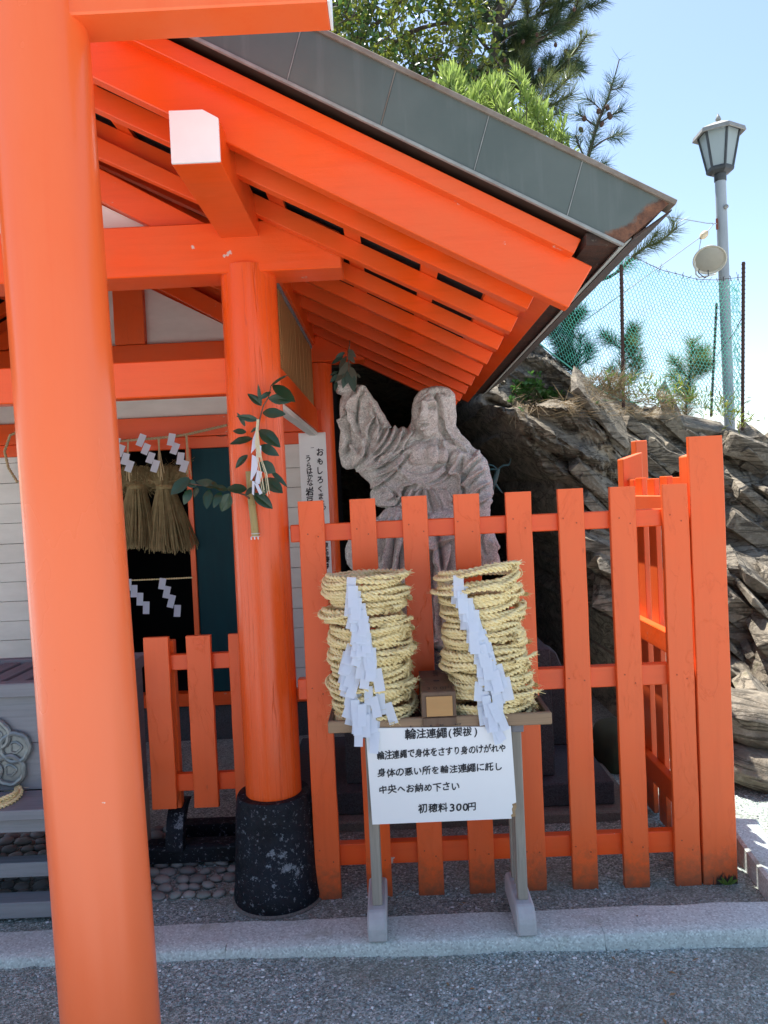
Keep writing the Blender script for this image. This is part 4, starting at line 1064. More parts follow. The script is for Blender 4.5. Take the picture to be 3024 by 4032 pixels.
# ------------------------------------------------------------------ leaves
def leaf_mat(name, c, c2, rough=.35, trans=.25, spots=None, back=None):
    t = MT(name, rough, .5); n = t.noise(18, 4, .6); oi = t.n('ShaderNodeObjectInfo')
    col = t.mix(t.ramp(n, (.35, 0), (.7, 1)), c, c2)
    col = t.mix(t.math('MULTIPLY', oi.outputs['Random'], .35), col, tuple(x * .6 for x in c))
    if spots: col = t.mix(t.ramp(t.noise(60, 4, .7), (.66, 0), (.69, .8)), col, spots)
    t.put(t.b.inputs['Base Color'], col)
    tr = t.n('ShaderNodeBsdfTranslucent'); t.put(tr.inputs[0], col); mx = t.n('ShaderNodeMixShader'); mx.inputs[0].default_value = trans
    t.l(t.b.outputs[0], mx.inputs[1]); t.l(tr.outputs[0], mx.inputs[2]); t.l(mx.outputs[0], t.out.inputs[0]); return t.m
SAKAKI = leaf_mat('sakaki_leaf', (.018, .050, .022), (.026, .066, .030), .28, .12, (.20, .24, .12))
SPRIGL = leaf_mat('dusty_leaf', (.115, .12, .085), (.085, .105, .075), .6, .15)
SPRIGG = leaf_mat('dull_green_leaf', (.032, .075, .055), (.045, .09, .065), .5, .15)
TWIG = flat('brown_twig', (.16, .085, .05), (.11, .06, .04), .7, 30)
def leaf_mesh(L, W, curl, fold_, mat_, seed=0, nl=7):
    g = np.random.default_rng(seed); m = MB(); vs = []; fs = []
    for i in range(nl + 1):
        f = i / nl; w = W * .5 * (math.sin(math.pi * min(1, f * .97 + .02) ** .85) ** .8) * (1 + g.uniform(-.05, .05))
        y = f * L; z = -curl * L * f * f + .25 * curl * L * f; tw = g.normal(0, .02) * W
        for sx_ in (-1, -.5, 0, .5, 1): vs.append((sx_ * w, y, z + abs(sx_) * w * fold_ + (tw if sx_ > 0 else 0) - abs(sx_) ** 3 * w * fold_ * .6))
    for i in range(nl):
        for k in range(4): fs.append((i * 5 + k, i * 5 + k + 1, i * 5 + 5 + k + 1, i * 5 + 5 + k))
    m.add(vs, fs); return m.mesh('leaf', mat_, True)
def place_leaf(me, base, tip_dir, up, parent, scale=1.0, name='leaf'):
    y = Vector(tip_dir).normalized(); z = Vector(up); z = (z - y * z.dot(y)).normalized(); x = y.cross(z)
    M_ = Matrix((x, y, z)).transposed().to_4x4(); M_.translation = base
    o = bpy.data.objects.new(name, me); COL.objects.link(o); o.parent = parent
    Mp = wloc(parent).inverted() @ M_ @ Matrix.Scale(scale, 4); o.matrix_basis = Mp
    return o
# sprig in the raised hand: (base x,y) -> (tip x,y) on the drawing z(1300,1340) scale .12056
spr = thing('leaf_sprig', at(1360 / S * 1.0, 1470 / S, 3.52), 'drooping sprig of dusty grey green leaves held in the raised stone hand', 'sprig')
def ps(x, y, Y=3.53): return at((1300 + .12056 * x) / S, (1340 + .12056 * y) / S, Y)
MB().tube([ps(640, 0, 3.56), ps(628, 200), ps(600, 330), ps(590, 520), ps(610, 720), ps(612, 900), ps(560, 1200)], [.0022, .0022, .004, .004, .004, .0035, .003], 6).build('stem', TWIG, spr)
lm = [leaf_mesh(.1, .044, .12, .25, SPRIGL, k) for k in range(3)]; lg = [leaf_mesh(.1, .040, .12, .25, SPRIGG, k + 5) for k in range(3)]
for i, (a, b, gr) in enumerate([((590, 290), (830, 540), 0), ((590, 450), (795, 735), 0), ((470, 400), (180, 555), 1), ((420, 520), (45, 755), 1), ((530, 520), (285, 900), 0), ((580, 715), (305, 980), 0), ((590, 850), (265, 1130), 0), ((640, 735), (665, 860), 0),
        ((640, 870), (850, 1310), 0), ((600, 960), (560, 1420), 1), ((660, 1000), (780, 1680), 1), ((840, 1080), (990, 1210), 0), ((520, 1000), (430, 1560), 1), ((250, 1020), (0, 1130), 1), ((250, 1110), (0, 1370), 1), ((560, 980), (150, 1330), 0), ((200, 1350), (160, 1660), 1), ((700, 1200), (860, 1450), 0)]):
    A, B = ps(*a), ps(b[0], b[1], 3.515); d = B - A
    place_leaf((lg if gr else lm)[i % 3], A, d, (rng.uniform(-.5, .5), -1, rng.uniform(.0, .6)), spr, d.length / .1)
# green wrapped rod beside the statue
rod = thing('wrapped_rod', p6(1395, 1150, 60), 'thin rod wrapped in dark green ribbon leaning behind the statue shoulder', 'rod')
RIB = flat('green_ribbon', (.03, .085, .085), (.02, .06, .065), .5, 40)
MB().tube([p6(1370, 1230, 60), p6(1400, 1110, 60), p6(1418, 1060, 60), p6(1438, 985, 60)], [.010, .0105, .012, .010], 10).build('rod', RIB, rod)
mr = MB()
for pts in ([(1435, 995), (1400, 965), (1360, 962), (1325, 985)], [(1440, 985), (1470, 965), (1505, 960), (1518, 920)], [(1430, 990), (1390, 990), (1365, 1005)]):
    C = spline(pts, 6); A = [p6(x, y, 50) for x, y in C]; vs = []
    for i, q in enumerate(A): vs += [q + Vector((0, 0, .004)), q + Vector((.002, -.004, -.004))]
    mr2 = MB(); mr2.add(vs, [(2 * i, 2 * i + 1, 2 * i + 3, 2 * i + 2) for i in range(len(A) - 1)]); mr2.build('ribbon', RIB, rod)
MB().tube([p6(1420, 1090, 55), p6(1450, 1130, 50), p6(1468, 1150, 50)], [.006, .004, .001], 6).build('ribbon', RIB, rod)
# ------------------------------------------------------------------ sakaki in a bamboo tube on the column
def zb6(x, y, Y): return at((600 + .4219 * x) / S, (1400 + .4219 * y) / S, Y)
vase = thing('bamboo_vase', zb6(950, 1560, 2.67), 'short bamboo tube vase wired to the orange column', 'vase')
BAM = wood('bamboo', (.42, .30, .12), (.30, .24, .09), .4, 'z', dark=.3)
YC = 2.668
P = [zb6(900, 1080, YC), zb6(925, 1370, YC), zb6(950, 1560, YC), zb6(962, 1690, YC)]
MB().tube(P, [.0115, .0125, .0130, .0132], 16).build('tube', BAM, vase, True)
for f in (.52, .88):
    q = P[0].lerp(P[3], f); MB().lathe([(.0128, -.003), (.0142, -.001), (.0142, .001), (.0128, .003)], 16, Matrix.Translation(q)).build('node_ring', BAM, vase, True)
WIRE = flat('white_wire', (.70, .70, .70), (.6, .6, .6), .35, 20)
for dz in (0, .010): MB().tube([zb6(962, 1650, YC) + Vector((.0150 * math.cos(a), .0150 * math.sin(a), dz - .014)) for a in np.linspace(0, 6.28, 17)[:-1]], .0013, 5, close=True).build('wire_tie', WIRE, vase)
for dx in (-.012, 0, .012): box('wire_end', zb6(962, 1705, YC).x + dx - .002, zb6(962, 1705, YC).x + dx + .002, YC - .016, YC - .012, zb6(962, 1705, YC).z - .004, zb6(962, 1705, YC).z + .007, WIRE, vase, .0008)
sak = thing('sakaki_branch', zb6(940, 1330, YC), 'branch of glossy dark sakaki leaves with paper streamer standing in the bamboo vase', 'branch')
YL = 2.645
MB().tube([zb6(945, 1400, YC), zb6(955, 1230, YC), zb6(985, 700, YL), zb6(1000, 600, YL), zb6(1035, 470, YL), zb6(1085, 390, YL), zb6(1105, 290, YL), zb6(1110, 275, YL)], [.004, .0038, .0032, .003, .0026, .0024, .002, .001], 6).build('stem', TWIG, sak, True)
MB().tube([zb6(945, 1360, YC), zb6(860, 1300, YL), zb6(700, 1250, YL - .02), zb6(520, 1220, YL - .03), zb6(300, 1190, YL - .04)], [.0035, .003, .0026, .0022, .001], 6).build('side_stem', TWIG, sak, True)
MB().tube([zb6(955, 1250, YC), zb6(1060, 1130, YL), zb6(1090, 1080, YL)], [.003, .002, .0015], 6).build('side_stem', TWIG, sak, True)
SKM = [leaf_mesh(.1, .047, c_, f_, SAKAKI, 20 + k) for k, (c_, f_) in enumerate(((.1, .3), (.2, .2), (.05, .45), (.25, .3), (.15, .6)))]
LV = [((1100, 290), (1255, 172), .4), ((1125, 280), (1335, 408), 1.0), ((1085, 400), (1320, 415), .85), ((1105, 340), (995, 405), .5), ((1018, 465), (893, 352), .7), ((1015, 470), (985, 270), .4), ((1030, 535), (1238, 535), 1), ((985, 600), (785, 565), .7), ((865, 660), (800, 535), .45),
      ((985, 665), (915, 718), .5), ((875, 715), (750, 700), .8), ((930, 775), (720, 808), .85), ((1000, 695), (1195, 852), 1.1), ((1010, 840), (1170, 925), 1.0), ((890, 930), (768, 1045), .7), ((1000, 1000), (1150, 1090), 1.05), ((1110, 1080), (1255, 1215), .5), ((1050, 1150), (1215, 1280), 1.2),
      ((1060, 1160), (1030, 1310), .9), ((945, 1290), (1125, 1422), 1.05), ((880, 1245), (690, 1240), .9), ((940, 1230), (870, 1300), .7), ((700, 1255), (560, 1215), .8), ((600, 1215), (405, 1160), .9), ((410, 1220), (300, 1165), 1.0), ((345, 1145), (165, 1290), 1.2), ((360, 1250), (285, 1385), .9), ((530, 1250), (505, 1430), .75), ((640, 1275), (565, 1410), .8), ((720, 1290), (645, 1455), 1.0),
      ((420, 1230), (390, 1320), .7), ((560, 1180), (600, 1215), .6), ((480, 1200), (620, 1230), .7)]
for i, (a, b, w_) in enumerate(LV):
    yy = YL - (.03 if a[0] < 800 else .0) - rng.uniform(0, .012); A = zb6(a[0], a[1], yy); B = zb6(b[0], b[1], yy - rng.uniform(.0, .03)); d = B - A
    o = place_leaf(SKM[i % 5], A, d, (rng.uniform(-.3, .3), -1, rng.uniform(-.1, .9)), sak, 1.0)
    o.matrix_basis = o.matrix_basis @ Matrix.Diagonal((1.22 * max(.38, w_) * d.length / .1 * (.85 if d.length > .07 else 1.15), d.length / .1, d.length / .1, 1))
# streamer and straw tied to the branch
def strip(pts, w, m, name, parent, Y, yj=0):
    C = [zb6(x, y, Y - yj * i) for i, (x, y) in enumerate(pts)]; vs = []
    for q in C: vs += [q + Vector((-w / 2, 0, 0)), q + Vector((w / 2, 0, 0))]
    q = MB(); q.add(vs, [(2 * i, 2 * i + 1, 2 * i + 3, 2 * i + 2) for i in range(len(C) - 1)]); return q.build(name, m, parent)
def poly(pts, m, name, parent, Y):
    q = MB(); q.add([zb6(x, y, Y) for x, y in pts], [tuple(range(len(pts)))]); return q.build(name, m, parent)
YP = 2.612
for k, pts in enumerate(([(965, 700), (990, 690), (1000, 820), (920, 915), (935, 780)], [(985, 830), (1017, 845), (1014, 950), (965, 945)], [(930, 925), (990, 955), (978, 1075), (922, 1170), (915, 1160)], [(978, 1070), (1025, 1085), (1000, 1200), (958, 1185)], [(950, 1190), (985, 1195), (1028, 1285), (1000, 1300)], [(930, 1170), (955, 1175), (948, 1305), (930, 1290)])):
    poly(pts, PAPER, 'paper_streamer', sak, YP - .003 * k)
STRW = straw('pale_straw', (.66, .58, .36), (.74, .68, .48), (.58, .50, .30))
for k in range(14):
    x0 = 975 + k * 1.6; e = rng.uniform(-20, 20)
    strip([(x0, 595), (x0 - 8 + e * .2, 700), (960 + k * 3, 820), (975 + k * 3.5 + e * .3, 950), (1010 + k * 4.5 + e, 1100), (1040 + k * 4 + e, 1240 + rng.uniform(0, 70))][:6 if k % 2 else 4], .0016, STRW, 'straw', sak, YP - .012 + .0008 * k)

# ------------------------------------------------------------------ twisted ropes with streamers across the doors
def twisted(path, rad, pitch, name, m, parent, n=None, ends=True):
    P = np.array([tuple(p) for p in path]); d = np.concatenate([[0], np.cumsum(np.linalg.norm(np.diff(P, axis=0), axis=1))])
    n = n or int(d[-1] / pitch * 9); s = np.linspace(0, d[-1], n); C = np.stack([np.interp(s, d, P[:, k]) for k in range(3)], 1)
    T = np.gradient(C, axis=0); T /= np.linalg.norm(T, axis=1)[:, None] + 1e-9; U = np.cross(T, [0, 1, .01]); U /= np.linalg.norm(U, axis=1)[:, None] + 1e-9; B = np.cross(T, U)
    q = MB()
    for k in range(2):
        a = s / pitch * 6.283 + k * math.pi; q.tube([Vector(c) for c in C + rad * .5 * (np.cos(a)[:, None] * U + np.sin(a)[:, None] * B)], rad * .58, 6)
    return q.build(name, m, parent, 'all')
def shide(x, y, z, n, w, h, parent, seed, lean=.0, skew=.0):
    me = streamer_mesh(n, w, h, seed, lean, .68); o = link('paper_streamer', me, None); o.location = (x, y, z); o.rotation_euler = (0, skew, 0)
    adopt(o, parent); return o
zq = lambda x, y, Y: at((450 + .3618 * x) / S, (1650 + .3618 * y) / S, Y)
YR = 4.52
rope = thing('sacred_rope', zq(480, 205, YR), 'twisted hemp rope with paper streamers and straw tufts sagging across the door lintel', 'rope')
cpts = [zq(1225, 66, YR), zq(1000, 118, YR), zq(800, 165, YR), zq(600, 195, YR), zq(400, 213, YR), zq(200, 228, YR), zq(30, 243, YR), zq(-300, 262, YR), at(80, 935, YR), at(40, 932, YR), at(22, 940, YR), at(10, 975, YR), at(18, 1010, YR), at(38, 1042, YR)]
twisted(cpts, .0085, .035, 'rope', ROPE, rope)
for k, (x, y) in enumerate(((345, 190), (660, 180), (65, 225), (-240, 240))):
    p = zq(x, y, YR - .01); shide(p.x - .012, p.y - .012, p.z, 4, .041, .068, rope, 600 + k, -.25 + .1 * (k % 2), .12)
for k, (x, y) in enumerate(((145, 225), (480, 210), (785, 170))):
    p = zq(x, y, YR - .015)
    for j in range(7):
        q = MB(); e = rng.normal(0, .012)
        q.tube([p + Vector((rng.normal(0, .004), 0, 0)), p + Vector((e * .4, -.004 * j * .3, -.11)), p + Vector((e, 0, -.235 - rng.uniform(-.03, .02)))], .0024, 4).build('straw', ROPE, rope)
low_rope = thing('thin_rope', zq(500, 1740, 4.60), 'thin straw rope with paper streamers stretched across the dark doorway at waist height', 'rope')
twisted([at(270, 1254, 4.60), zq(500, 1742, 4.60), zq(850, 1725, 4.60)], .0050, .03, 'rope', STRAW, low_rope)
twisted([at(270, 1254, 4.60), at(150, 1262, 4.60), at(60, 1264, 4.60)], .0050, .03, 'rope', STRAW, low_rope)
for k, (x, y) in enumerate(((535, 1745), (160, 1752))):
    p = zq(x, y, 4.59); shide(p.x, p.y - .008, p.z - .004, 4, .040, .070, low_rope, 620 + k, -.16, .05 if k == 0 else -.1)

# big straw festoon with brooms in the doorway
fest = thing('straw_festoon', zq(500, 700, 4.62), 'thick dark straw rope with two broom-like tassels hanging in the doorway', 'straw rope')
def tassel(cx, top, waist, bot, wb, seed, lean):
    g = np.random.default_rng(seed); Vv = []; Fv = []; n = 520; Y0 = 4.63
    pt = zq(cx, top, Y0); pw = zq(cx + 10, waist, Y0); pb = zq(cx + lean, bot, Y0)
    for i in range(n):
        a = g.uniform(0, 6.283); r = math.sqrt(g.uniform(0, 1)); u = np.array([math.cos(a) * r, math.sin(a) * r])
        wt, ww, wd = .085, .052, wb
        q = [Vector((pt.x + u[0] * wt * g.uniform(.7, 1.3), pt.y + u[1] * .05, pt.z + g.uniform(-.02, .03))), Vector((pw.x + u[0] * ww, pw.y + u[1] * .045, pw.z)), Vector((pw.lerp(pb, .5).x + u[0] * (ww + wd) * .55, pw.y + u[1] * .06, (pw.z + pb.z) / 2)), Vector((pb.x + u[0] * wd + g.normal(0, .006), pb.y + u[1] * .085, pb.z + g.normal(0, .012) + r * r * .02))]
        w = g.uniform(.0012, .0026); b = len(Vv)
        for p in q: Vv += [(p.x - w, p.y, p.z), (p.x + w, p.y - w * .8, p.z)]
        Fv += [(b + 2 * k, b + 2 * k + 1, b + 2 * k + 3, b + 2 * k + 2) for k in range(3)]
    o = link('straw_tassel', fast_mesh('straw_tassel', Vv, Fv, STRAW_D), fest); o['kind'] = 'stuff'
    MB().lathe([(.052, -.014), (.058, 0), (.052, .014)], 16, Matrix.Translation(pw), False).build('tassel_binding', STRAW_D, fest, True)
tassel(235, 560, 735, 1390, .135, 1, 10); tassel(545, 560, 740, 1430, .165, 2, 90); tassel(-100, 560, 735, 1380, .14, 3, -20)
gf = np.random.default_rng(8); Vv = []; Fv = []
A, B = zq(-420, 640, 4.66), zq(800, 600, 4.66)
for i in range(1500):
    t = gf.uniform(0, 1); p = A.lerp(B, t); a = gf.uniform(0, 6.283); r = .055 + .012 * math.sin(t * 40)
    p = p + Vector((0, math.sin(a) * r, math.cos(a) * r - .03 * math.sin(t * 3.1))); d = Vector((gf.choice([-1, 1]) * .6, gf.normal(0, .5), gf.normal(0, .6))).normalized() * gf.uniform(.03, .09); w = .0014; b = len(Vv)
    Vv += [(p.x, p.y, p.z - w), (p.x, p.y, p.z + w), tuple(p + d + Vector((0, 0, w))), tuple(p + d - Vector((0, 0, w)))]; Fv.append((b, b + 1, b + 2, b + 3))
o = link('straw_rope', fast_mesh('straw_rope', Vv, Fv, STRAW_D), fest); o['kind'] = 'stuff'
MB().tube([A.lerp(B, t) + Vector((0, 0, -.03 * math.sin(t * 3.1))) for t in np.linspace(0, 1, 16)], .048, 10).build('rope_core', STRAW_D, fest, True)

# ------------------------------------------------------------------ tall calligraphy board at the corner post
nb = thing('notice_board', (-.46, 4.59, 1.0), 'tall white board with two columns of brushed calligraphy at the back corner post', 'sign')
YN = 4.585
MB().prism([(-.541, 1.890), (-.378, 1.890), (-.378, .98), (-.541, .98)], 'y', YN, YN + .012, .002).build('board', WHITE, nb)
zn = lambda x, y: at((1150 + .2937 * x) / S, (1650 + .2937 * y) / S, YN - .0015)
tm = MB(); g = np.random.default_rng(15)
for ch, x, y, s_ in (('お', 372, 445, .050), ('も', 378, 570, .050), ('し', 372, 690, .048), ('ろ', 378, 815, .046), ('く', 380, 935, .046), ('ま', 385, 1035, .040), ('た', 400, 1115, .040), ('ゆ', 410, 1195, .046),
                     ('一', 272, 385, .022), ('う', 215, 530, .044), ('ら', 222, 620, .038), ('は', 230, 695, .042), ('か', 240, 775, .040), ('な', 238, 855, .042), ('岩', 240, 975, .058), ('戸', 240, 1085, .052),
                     ('東', 455, 1690, .036), ('大', 455, 1765, .034), ('寺', 455, 1815, .034), ('慶', 465, 1885, .040), ('尊', 462, 1975, .038)):
    p = zn(x, y); write(tm, ch, p.x, p.z, s_, YN - .0015, g, jit=1.4, slant=.0, sx=.9)
tm.build('lettering', INK, nb)['kind'] = 'stuff'

# ------------------------------------------------------------------ grey offering table
tab = thing('offering_chest', (-1.62, 3.0, .06), 'large weathered grey wooden offering chest with slatted top and blossom crest at left', 'chest')
CX0, CX1 = -2.02, -1.08
zl = lambda x, y, Y: at((0 + .5197 * x) / S, (2450 + .5197 * y) / S, Y)
ztop = .868
box('top_rail', CX0, CX1, 2.765, 2.815, ztop - .052, ztop, GREYW_X, tab, .004)
box('top_rail', CX0, CX1, 3.215, 3.262, ztop - .052, ztop, GREYW_X, tab, .004)
for a, b in ((CX0, CX0 + .045), (CX1 - .045, CX1)): box('end_rail', a, b, 2.8155, 3.2145, ztop - .052, ztop - .001, GREYW_Y, tab, .003)
ns = 9
for k in range(ns):
    x = CX0 + .05 + (CX1 - CX0 - .10) * (k + .5) / ns
    MB().prism([(x - .038, ztop - .05), (x + .038, ztop - .05), (x + .034, ztop - .012), (x - .034, ztop - .012)], 'y', 2.816, 3.214, .002).build('top_slat', GREYW_Y, tab)
box('chest_dark', CX0 + .02, CX1 - .02, 2.83, 3.20, .33, .50, DARK, tab, 0)
for z0, z1 in ((.640, .815), (.4645, .6385)): box('front_board', CX0 + .004, CX1 - .004, 2.790, 2.815, z0, z1, GREYW_X, tab, .002)
for a, b in ((CX0 + .01, CX0 + .03), (CX1 - .03, CX1 - .01)):
    box('side_board', a, b, 2.816, 3.21, .30, .8155, GREYW_Y, tab, .002)
box('shelf', CX0 - .04, CX1 + .01, 2.600, 2.788, .428, .4635, GREYW_X, tab, .003)
box('shelf_bearer', CX0 - .02, CX1 - .01, 2.628, 2.66, .375, .427, GREYW_X, tab, .002)
box('low_rail', CX0 - .03, CX1 + .01, 2.69, 2.75, .185, .238, GREYW_X, tab, .003)
box('foot_rail', CX0 - .03, CX1 + .01, 2.655, 2.735, .055, .112, GREYW_X, tab, .003)
for x in (CX0, CX1 - .06):
    box('foot_post', x, x + .055, 2.752, 3.2, .05, .30, GREYW_Z, tab, .003)
# blossom crest: five scalloped petals with rims, beaten metal
CREST = flat('pewter_crest', (.25, .27, .27), (.17, .19, .195), .42, 30, .25); CREST.node_tree.nodes['Principled BSDF'].inputs['Metallic'].default_value = .55
ccx, ccz = zl(0, 1010, 2.77).x, zl(0, 1010, 2.77).z
ccx -= .015
for k in range(5):
    a0 = R(20 + 72 * k); d = .074
    px, pz = ccx + d * math.cos(a0), ccz + d * math.sin(a0); pts = []
    for t in np.linspace(0, 2 * math.pi, 61)[:-1]:
        rr = .050 * (1 + .07 * abs(math.sin(t * 3.5 - a0 * 3.5))); pts.append(Vector((px + rr * math.cos(t), 2.776, pz + rr * math.sin(t))))
    MB().tube(pts, .0105, 8, close=True).build('petal_rim', CREST, tab, True)
    MB().prism([(px + .044 * math.cos(t), pz + .044 * math.sin(t)) for t in np.linspace(0, 6.283, 25)[:-1]], 'y', 2.779, 2.7895).build('petal', CREST, tab)
    MB().tube([Vector((px + .020 * math.cos(t) * (1 + .2 * math.cos(3 * t)), 2.778, pz + .020 * math.sin(t))) for t in np.linspace(0, 6.283, 25)[:-1]], .005, 6, close=True).build('petal_boss', CREST, tab, True)
MB().lathe([(0, .012), (.018, .010), (.026, .0)], 20, Matrix.Translation((ccx, 2.778, ccz)) @ Matrix.Rotation(R(90), 4, 'X'), False).build('crest_boss', CREST, tab, True)
rr_ = thing('rope_ring', (zl(-60, 1330, 2.69).x - .035, 2.70, .476), 'straw rope ring lying alone on the shelf of the grey offering chest', 'rope ring')
o = bpy.data.objects.new('rope_loop', ring_ms[2]); COL.objects.link(o); o.parent = rr_; o.rotation_euler = (0, .02, 1.0); o.scale = (.9, .9, 1)
# ------------------------------------------------------------------ rocky hill with a cave mouth
def rockmat():
    t = MT('strata_rock', .9, .2)
    rot = (0, R(-35), 0)
    v = t.co((4.2, 5.5, 11.5), rot); n1 = t.noise(1.0, 8, .68, v, .6); n2 = t.noise(3.0, 5, .6); n3 = t.noise(34, 6, .7)
    cr = t.ramp(t.noise(1.0, 7, .6, t.co((1.4, 3, 11), rot, loc=(4, 1, 2)), 1.0), (.465, 0), (.495, 1), (.53, 0))
    c = t.ramp(n1, (.28, (.088, .072, .053)), (.44, (.21, .178, .132)), (.58, (.34, .29, .215)), (.75, (.49, .43, .33)))
    c = t.mix(t.ramp(t.noise(9, 8, .72), (.36, .75), (.60, 0)), c, (.13, .115, .092)); c = t.mix(t.ramp(n2, (.40, 0), (.70, .75)), c, (.17, .145, .11))
    c = t.mix(t.math('MULTIPLY', t.ramp(n3, (.5, 0), (.72, 1)), .4), c, (.46, .415, .34))
    c = t.mix(t.math('MULTIPLY', t.ramp(t.noise(5.5, 6, .7), (.60, 0), (.72, 1)), .5), c, (.10, .11, .045))
    c = t.mix(t.math('MULTIPLY', cr, .75), c, (.045, .038, .03))
    b = t.bump(n1, .45, .04); b = t.bump(t.noise(9, 8, .72), .7, .03, b); b = t.bump(n3, .7, .012, b); b = t.bump(t.math('SUBTRACT', 1.0, cr), .6, .02, b)
    return t.done(c, b)
ROCK = rockmat()
cave = np.array([(-3.05, -.3), (1.33, -.3), (1.31, .85), (1.17, 1.20), (.98, 1.50), (.80, 1.85), (.70, 2.10), (.60, 2.72), (-3.05, 2.8)])
def sdpoly(P, poly):
    d = np.full(len(P), 1e9); inside = np.zeros(len(P), bool); n = len(poly)
    for i in range(n):
        a, b = poly[i], poly[(i + 1) % n]; ab = b - a; t = np.clip(((P - a) @ ab) / (ab @ ab), 0, 1); d = np.minimum(d, np.linalg.norm(P - a - t[:, None] * ab, axis=1))
        c = ((a[1] > P[:, 1]) != (b[1] > P[:, 1])); x = a[0] + (P[:, 1] - a[1]) / (b[1] - a[1] + 1e-12) * ab[0]; inside ^= c & (P[:, 0] < x)
    return np.where(inside, -d, d)
def sst(a, b, x): t = np.clip((x - a) / (b - a), 0, 1); return t * t * (3 - 2 * t)
cr_x = [-3.5, .6, .95, 1.15, 1.40, 1.60, 1.9, 2.3, 2.77, 3.4, 4.5, 7.0]; cr_z = [3.3, 3.0, 2.78, 2.58, 2.26, 2.17, 2.10, 1.98, 1.83, 1.6, 1.2, .5]
cr_y = [6.2, 6.1, 6.1, 6.1, 6.1, 6.1, 6.1, 6.1, 6.1, 6.0, 5.9, 5.8]
nx, nz, nb = 430, 150, 46
X = np.concatenate([np.linspace(-3.5, .4, 70)[:-1], np.linspace(.4, 3.3, 290)[:-1], np.linspace(3.3, 7, 73)]); nx = len(X) - 1
G = []
for j in range(nz + nb + 1):
    zc_ = np.interp(X, cr_x, cr_z); yc_ = np.interp(X, cr_x, cr_y)
    if j <= nz:
        f = j / nz; z = -.15 + (zc_ + .15) * f; fz = np.clip(z / zc_, 0, 1)
        y = 3.85 + .15 * sst(1.2, 2.4, X) + (yc_ - 4.0) * fz ** .92
        # ledge on the left: steep face, shelf at z 2.03, then the dark mass behind it
        lf = 1 - sst(1.35, 1.75, X); face = 4.35 + .30 * z; y = y * (1 - lf) + lf * (face + .55 * sst(1.99, 2.07, z) + .16 * np.clip(z - 2.06, 0, 2))
        # overhang and hollow at the right foot
        y = y + .45 * sst(.55, .75, z) * (1 - sst(.95, 1.10, z)) * sst(1.5, 1.9, X) * 0 + .40 * np.exp(-((z - .62) / .17) ** 2 - ((X - 1.75) / .38) ** 2)
        y = y + .55 * np.exp(-((z - 1.30 + .45 * (X - 1.9)) / .13) ** 2 - ((X - 2.0) / .55) ** 2)
    else:
        f = (j - nz) / nb; y = yc_ + 16 * f ** 1.5; up_ = 1 - sst(.165 * y, .215 * y, X); z = zc_ + up_ * 2.4 * sst(0, .30, np.full_like(X, f)) - (1 - up_) * sst(0, .5, np.full_like(X, f))
    G.append(np.stack([X, y, z], 1))
G = np.stack(G)                                                # (rows, cols, 3)
P = G.reshape(-1, 3).copy(); sd = sdpoly(P[:, [0, 2]], cave)
rows = np.repeat(np.arange(nz + nb + 1), nx + 1); frontr = rows <= nz
ca, sa = math.cos(R(36)), math.sin(R(36)); s_ = P[:, 0] * ca - P[:, 2] * sa; t_ = P[:, 0] * sa + P[:, 2] * ca
A = np.stack([s_ * .9, t_ * 4.6, P[:, 1] * 1.2], 1); B = np.stack([s_ * 2.4, t_ * 15, P[:, 1] * 4], 1)
big = vnoise(P, .9, 2, 3); lay = vnoise(A, 1.0, 4, 4); fine = vnoise(B, 1.0, 6, 5, .6)
st = t_ * 5.5 + 1.1 * vnoise(P, 1.6, 9, 3); fr = st - np.floor(st); saw = np.where(fr < .8, fr / .8, (1 - fr) / .2) - .5
blk = np.round(vnoise(np.stack([s_ * 1.6, t_ * 3.2, P[:, 1]], 1), 1.0, 11, 3) * 5) / 5
disp = .22 * big + .20 * lay + .10 * fine - .15 * saw * (.35 + .65 * np.clip(vnoise(P, 1.1, 13, 2) + .5, 0, 1)) + .22 * blk + .03 * vnoise(P, 14, 15, 4)
shelf = np.exp(-((P[:, 2] - 2.03) / .05) ** 2) * (1 - sst(1.4, 1.8, P[:, 0]))
P[:, 1] += np.where(frontr, disp * (1 - .6 * shelf), .3 * disp) * np.clip(.25 + np.abs(P[:, 2]) * 1.4, .25, 1)
P[:, 2] += np.where(frontr, .28 * disp * np.clip(P[:, 2], 0, 1) + .03 * vnoise(P, 5, 17, 4), .05 * disp + .06 * vnoise(P, 3, 19, 3))
pit = 1 - sst(-.16, .02, sd + .10 * vnoise(P, 2.6, 21, 4)); P[:, 1] += pit * 9.0 * frontr
i = (np.arange(nz + nb)[:, None] * (nx + 1) + np.arange(nx)[None]).ravel()
hill = link('rock_hill', fast_mesh('rock_hill', P, np.stack([i, i + 1, i + nx + 2, i + nx + 1], 1), ROCK, False)); tag(hill, kind='structure')
me_ = hill.data; me_.polygons.foreach_set('use_smooth', np.ones(len(me_.polygons), bool)); me_.set_sharp_from_angle(angle=R(38))

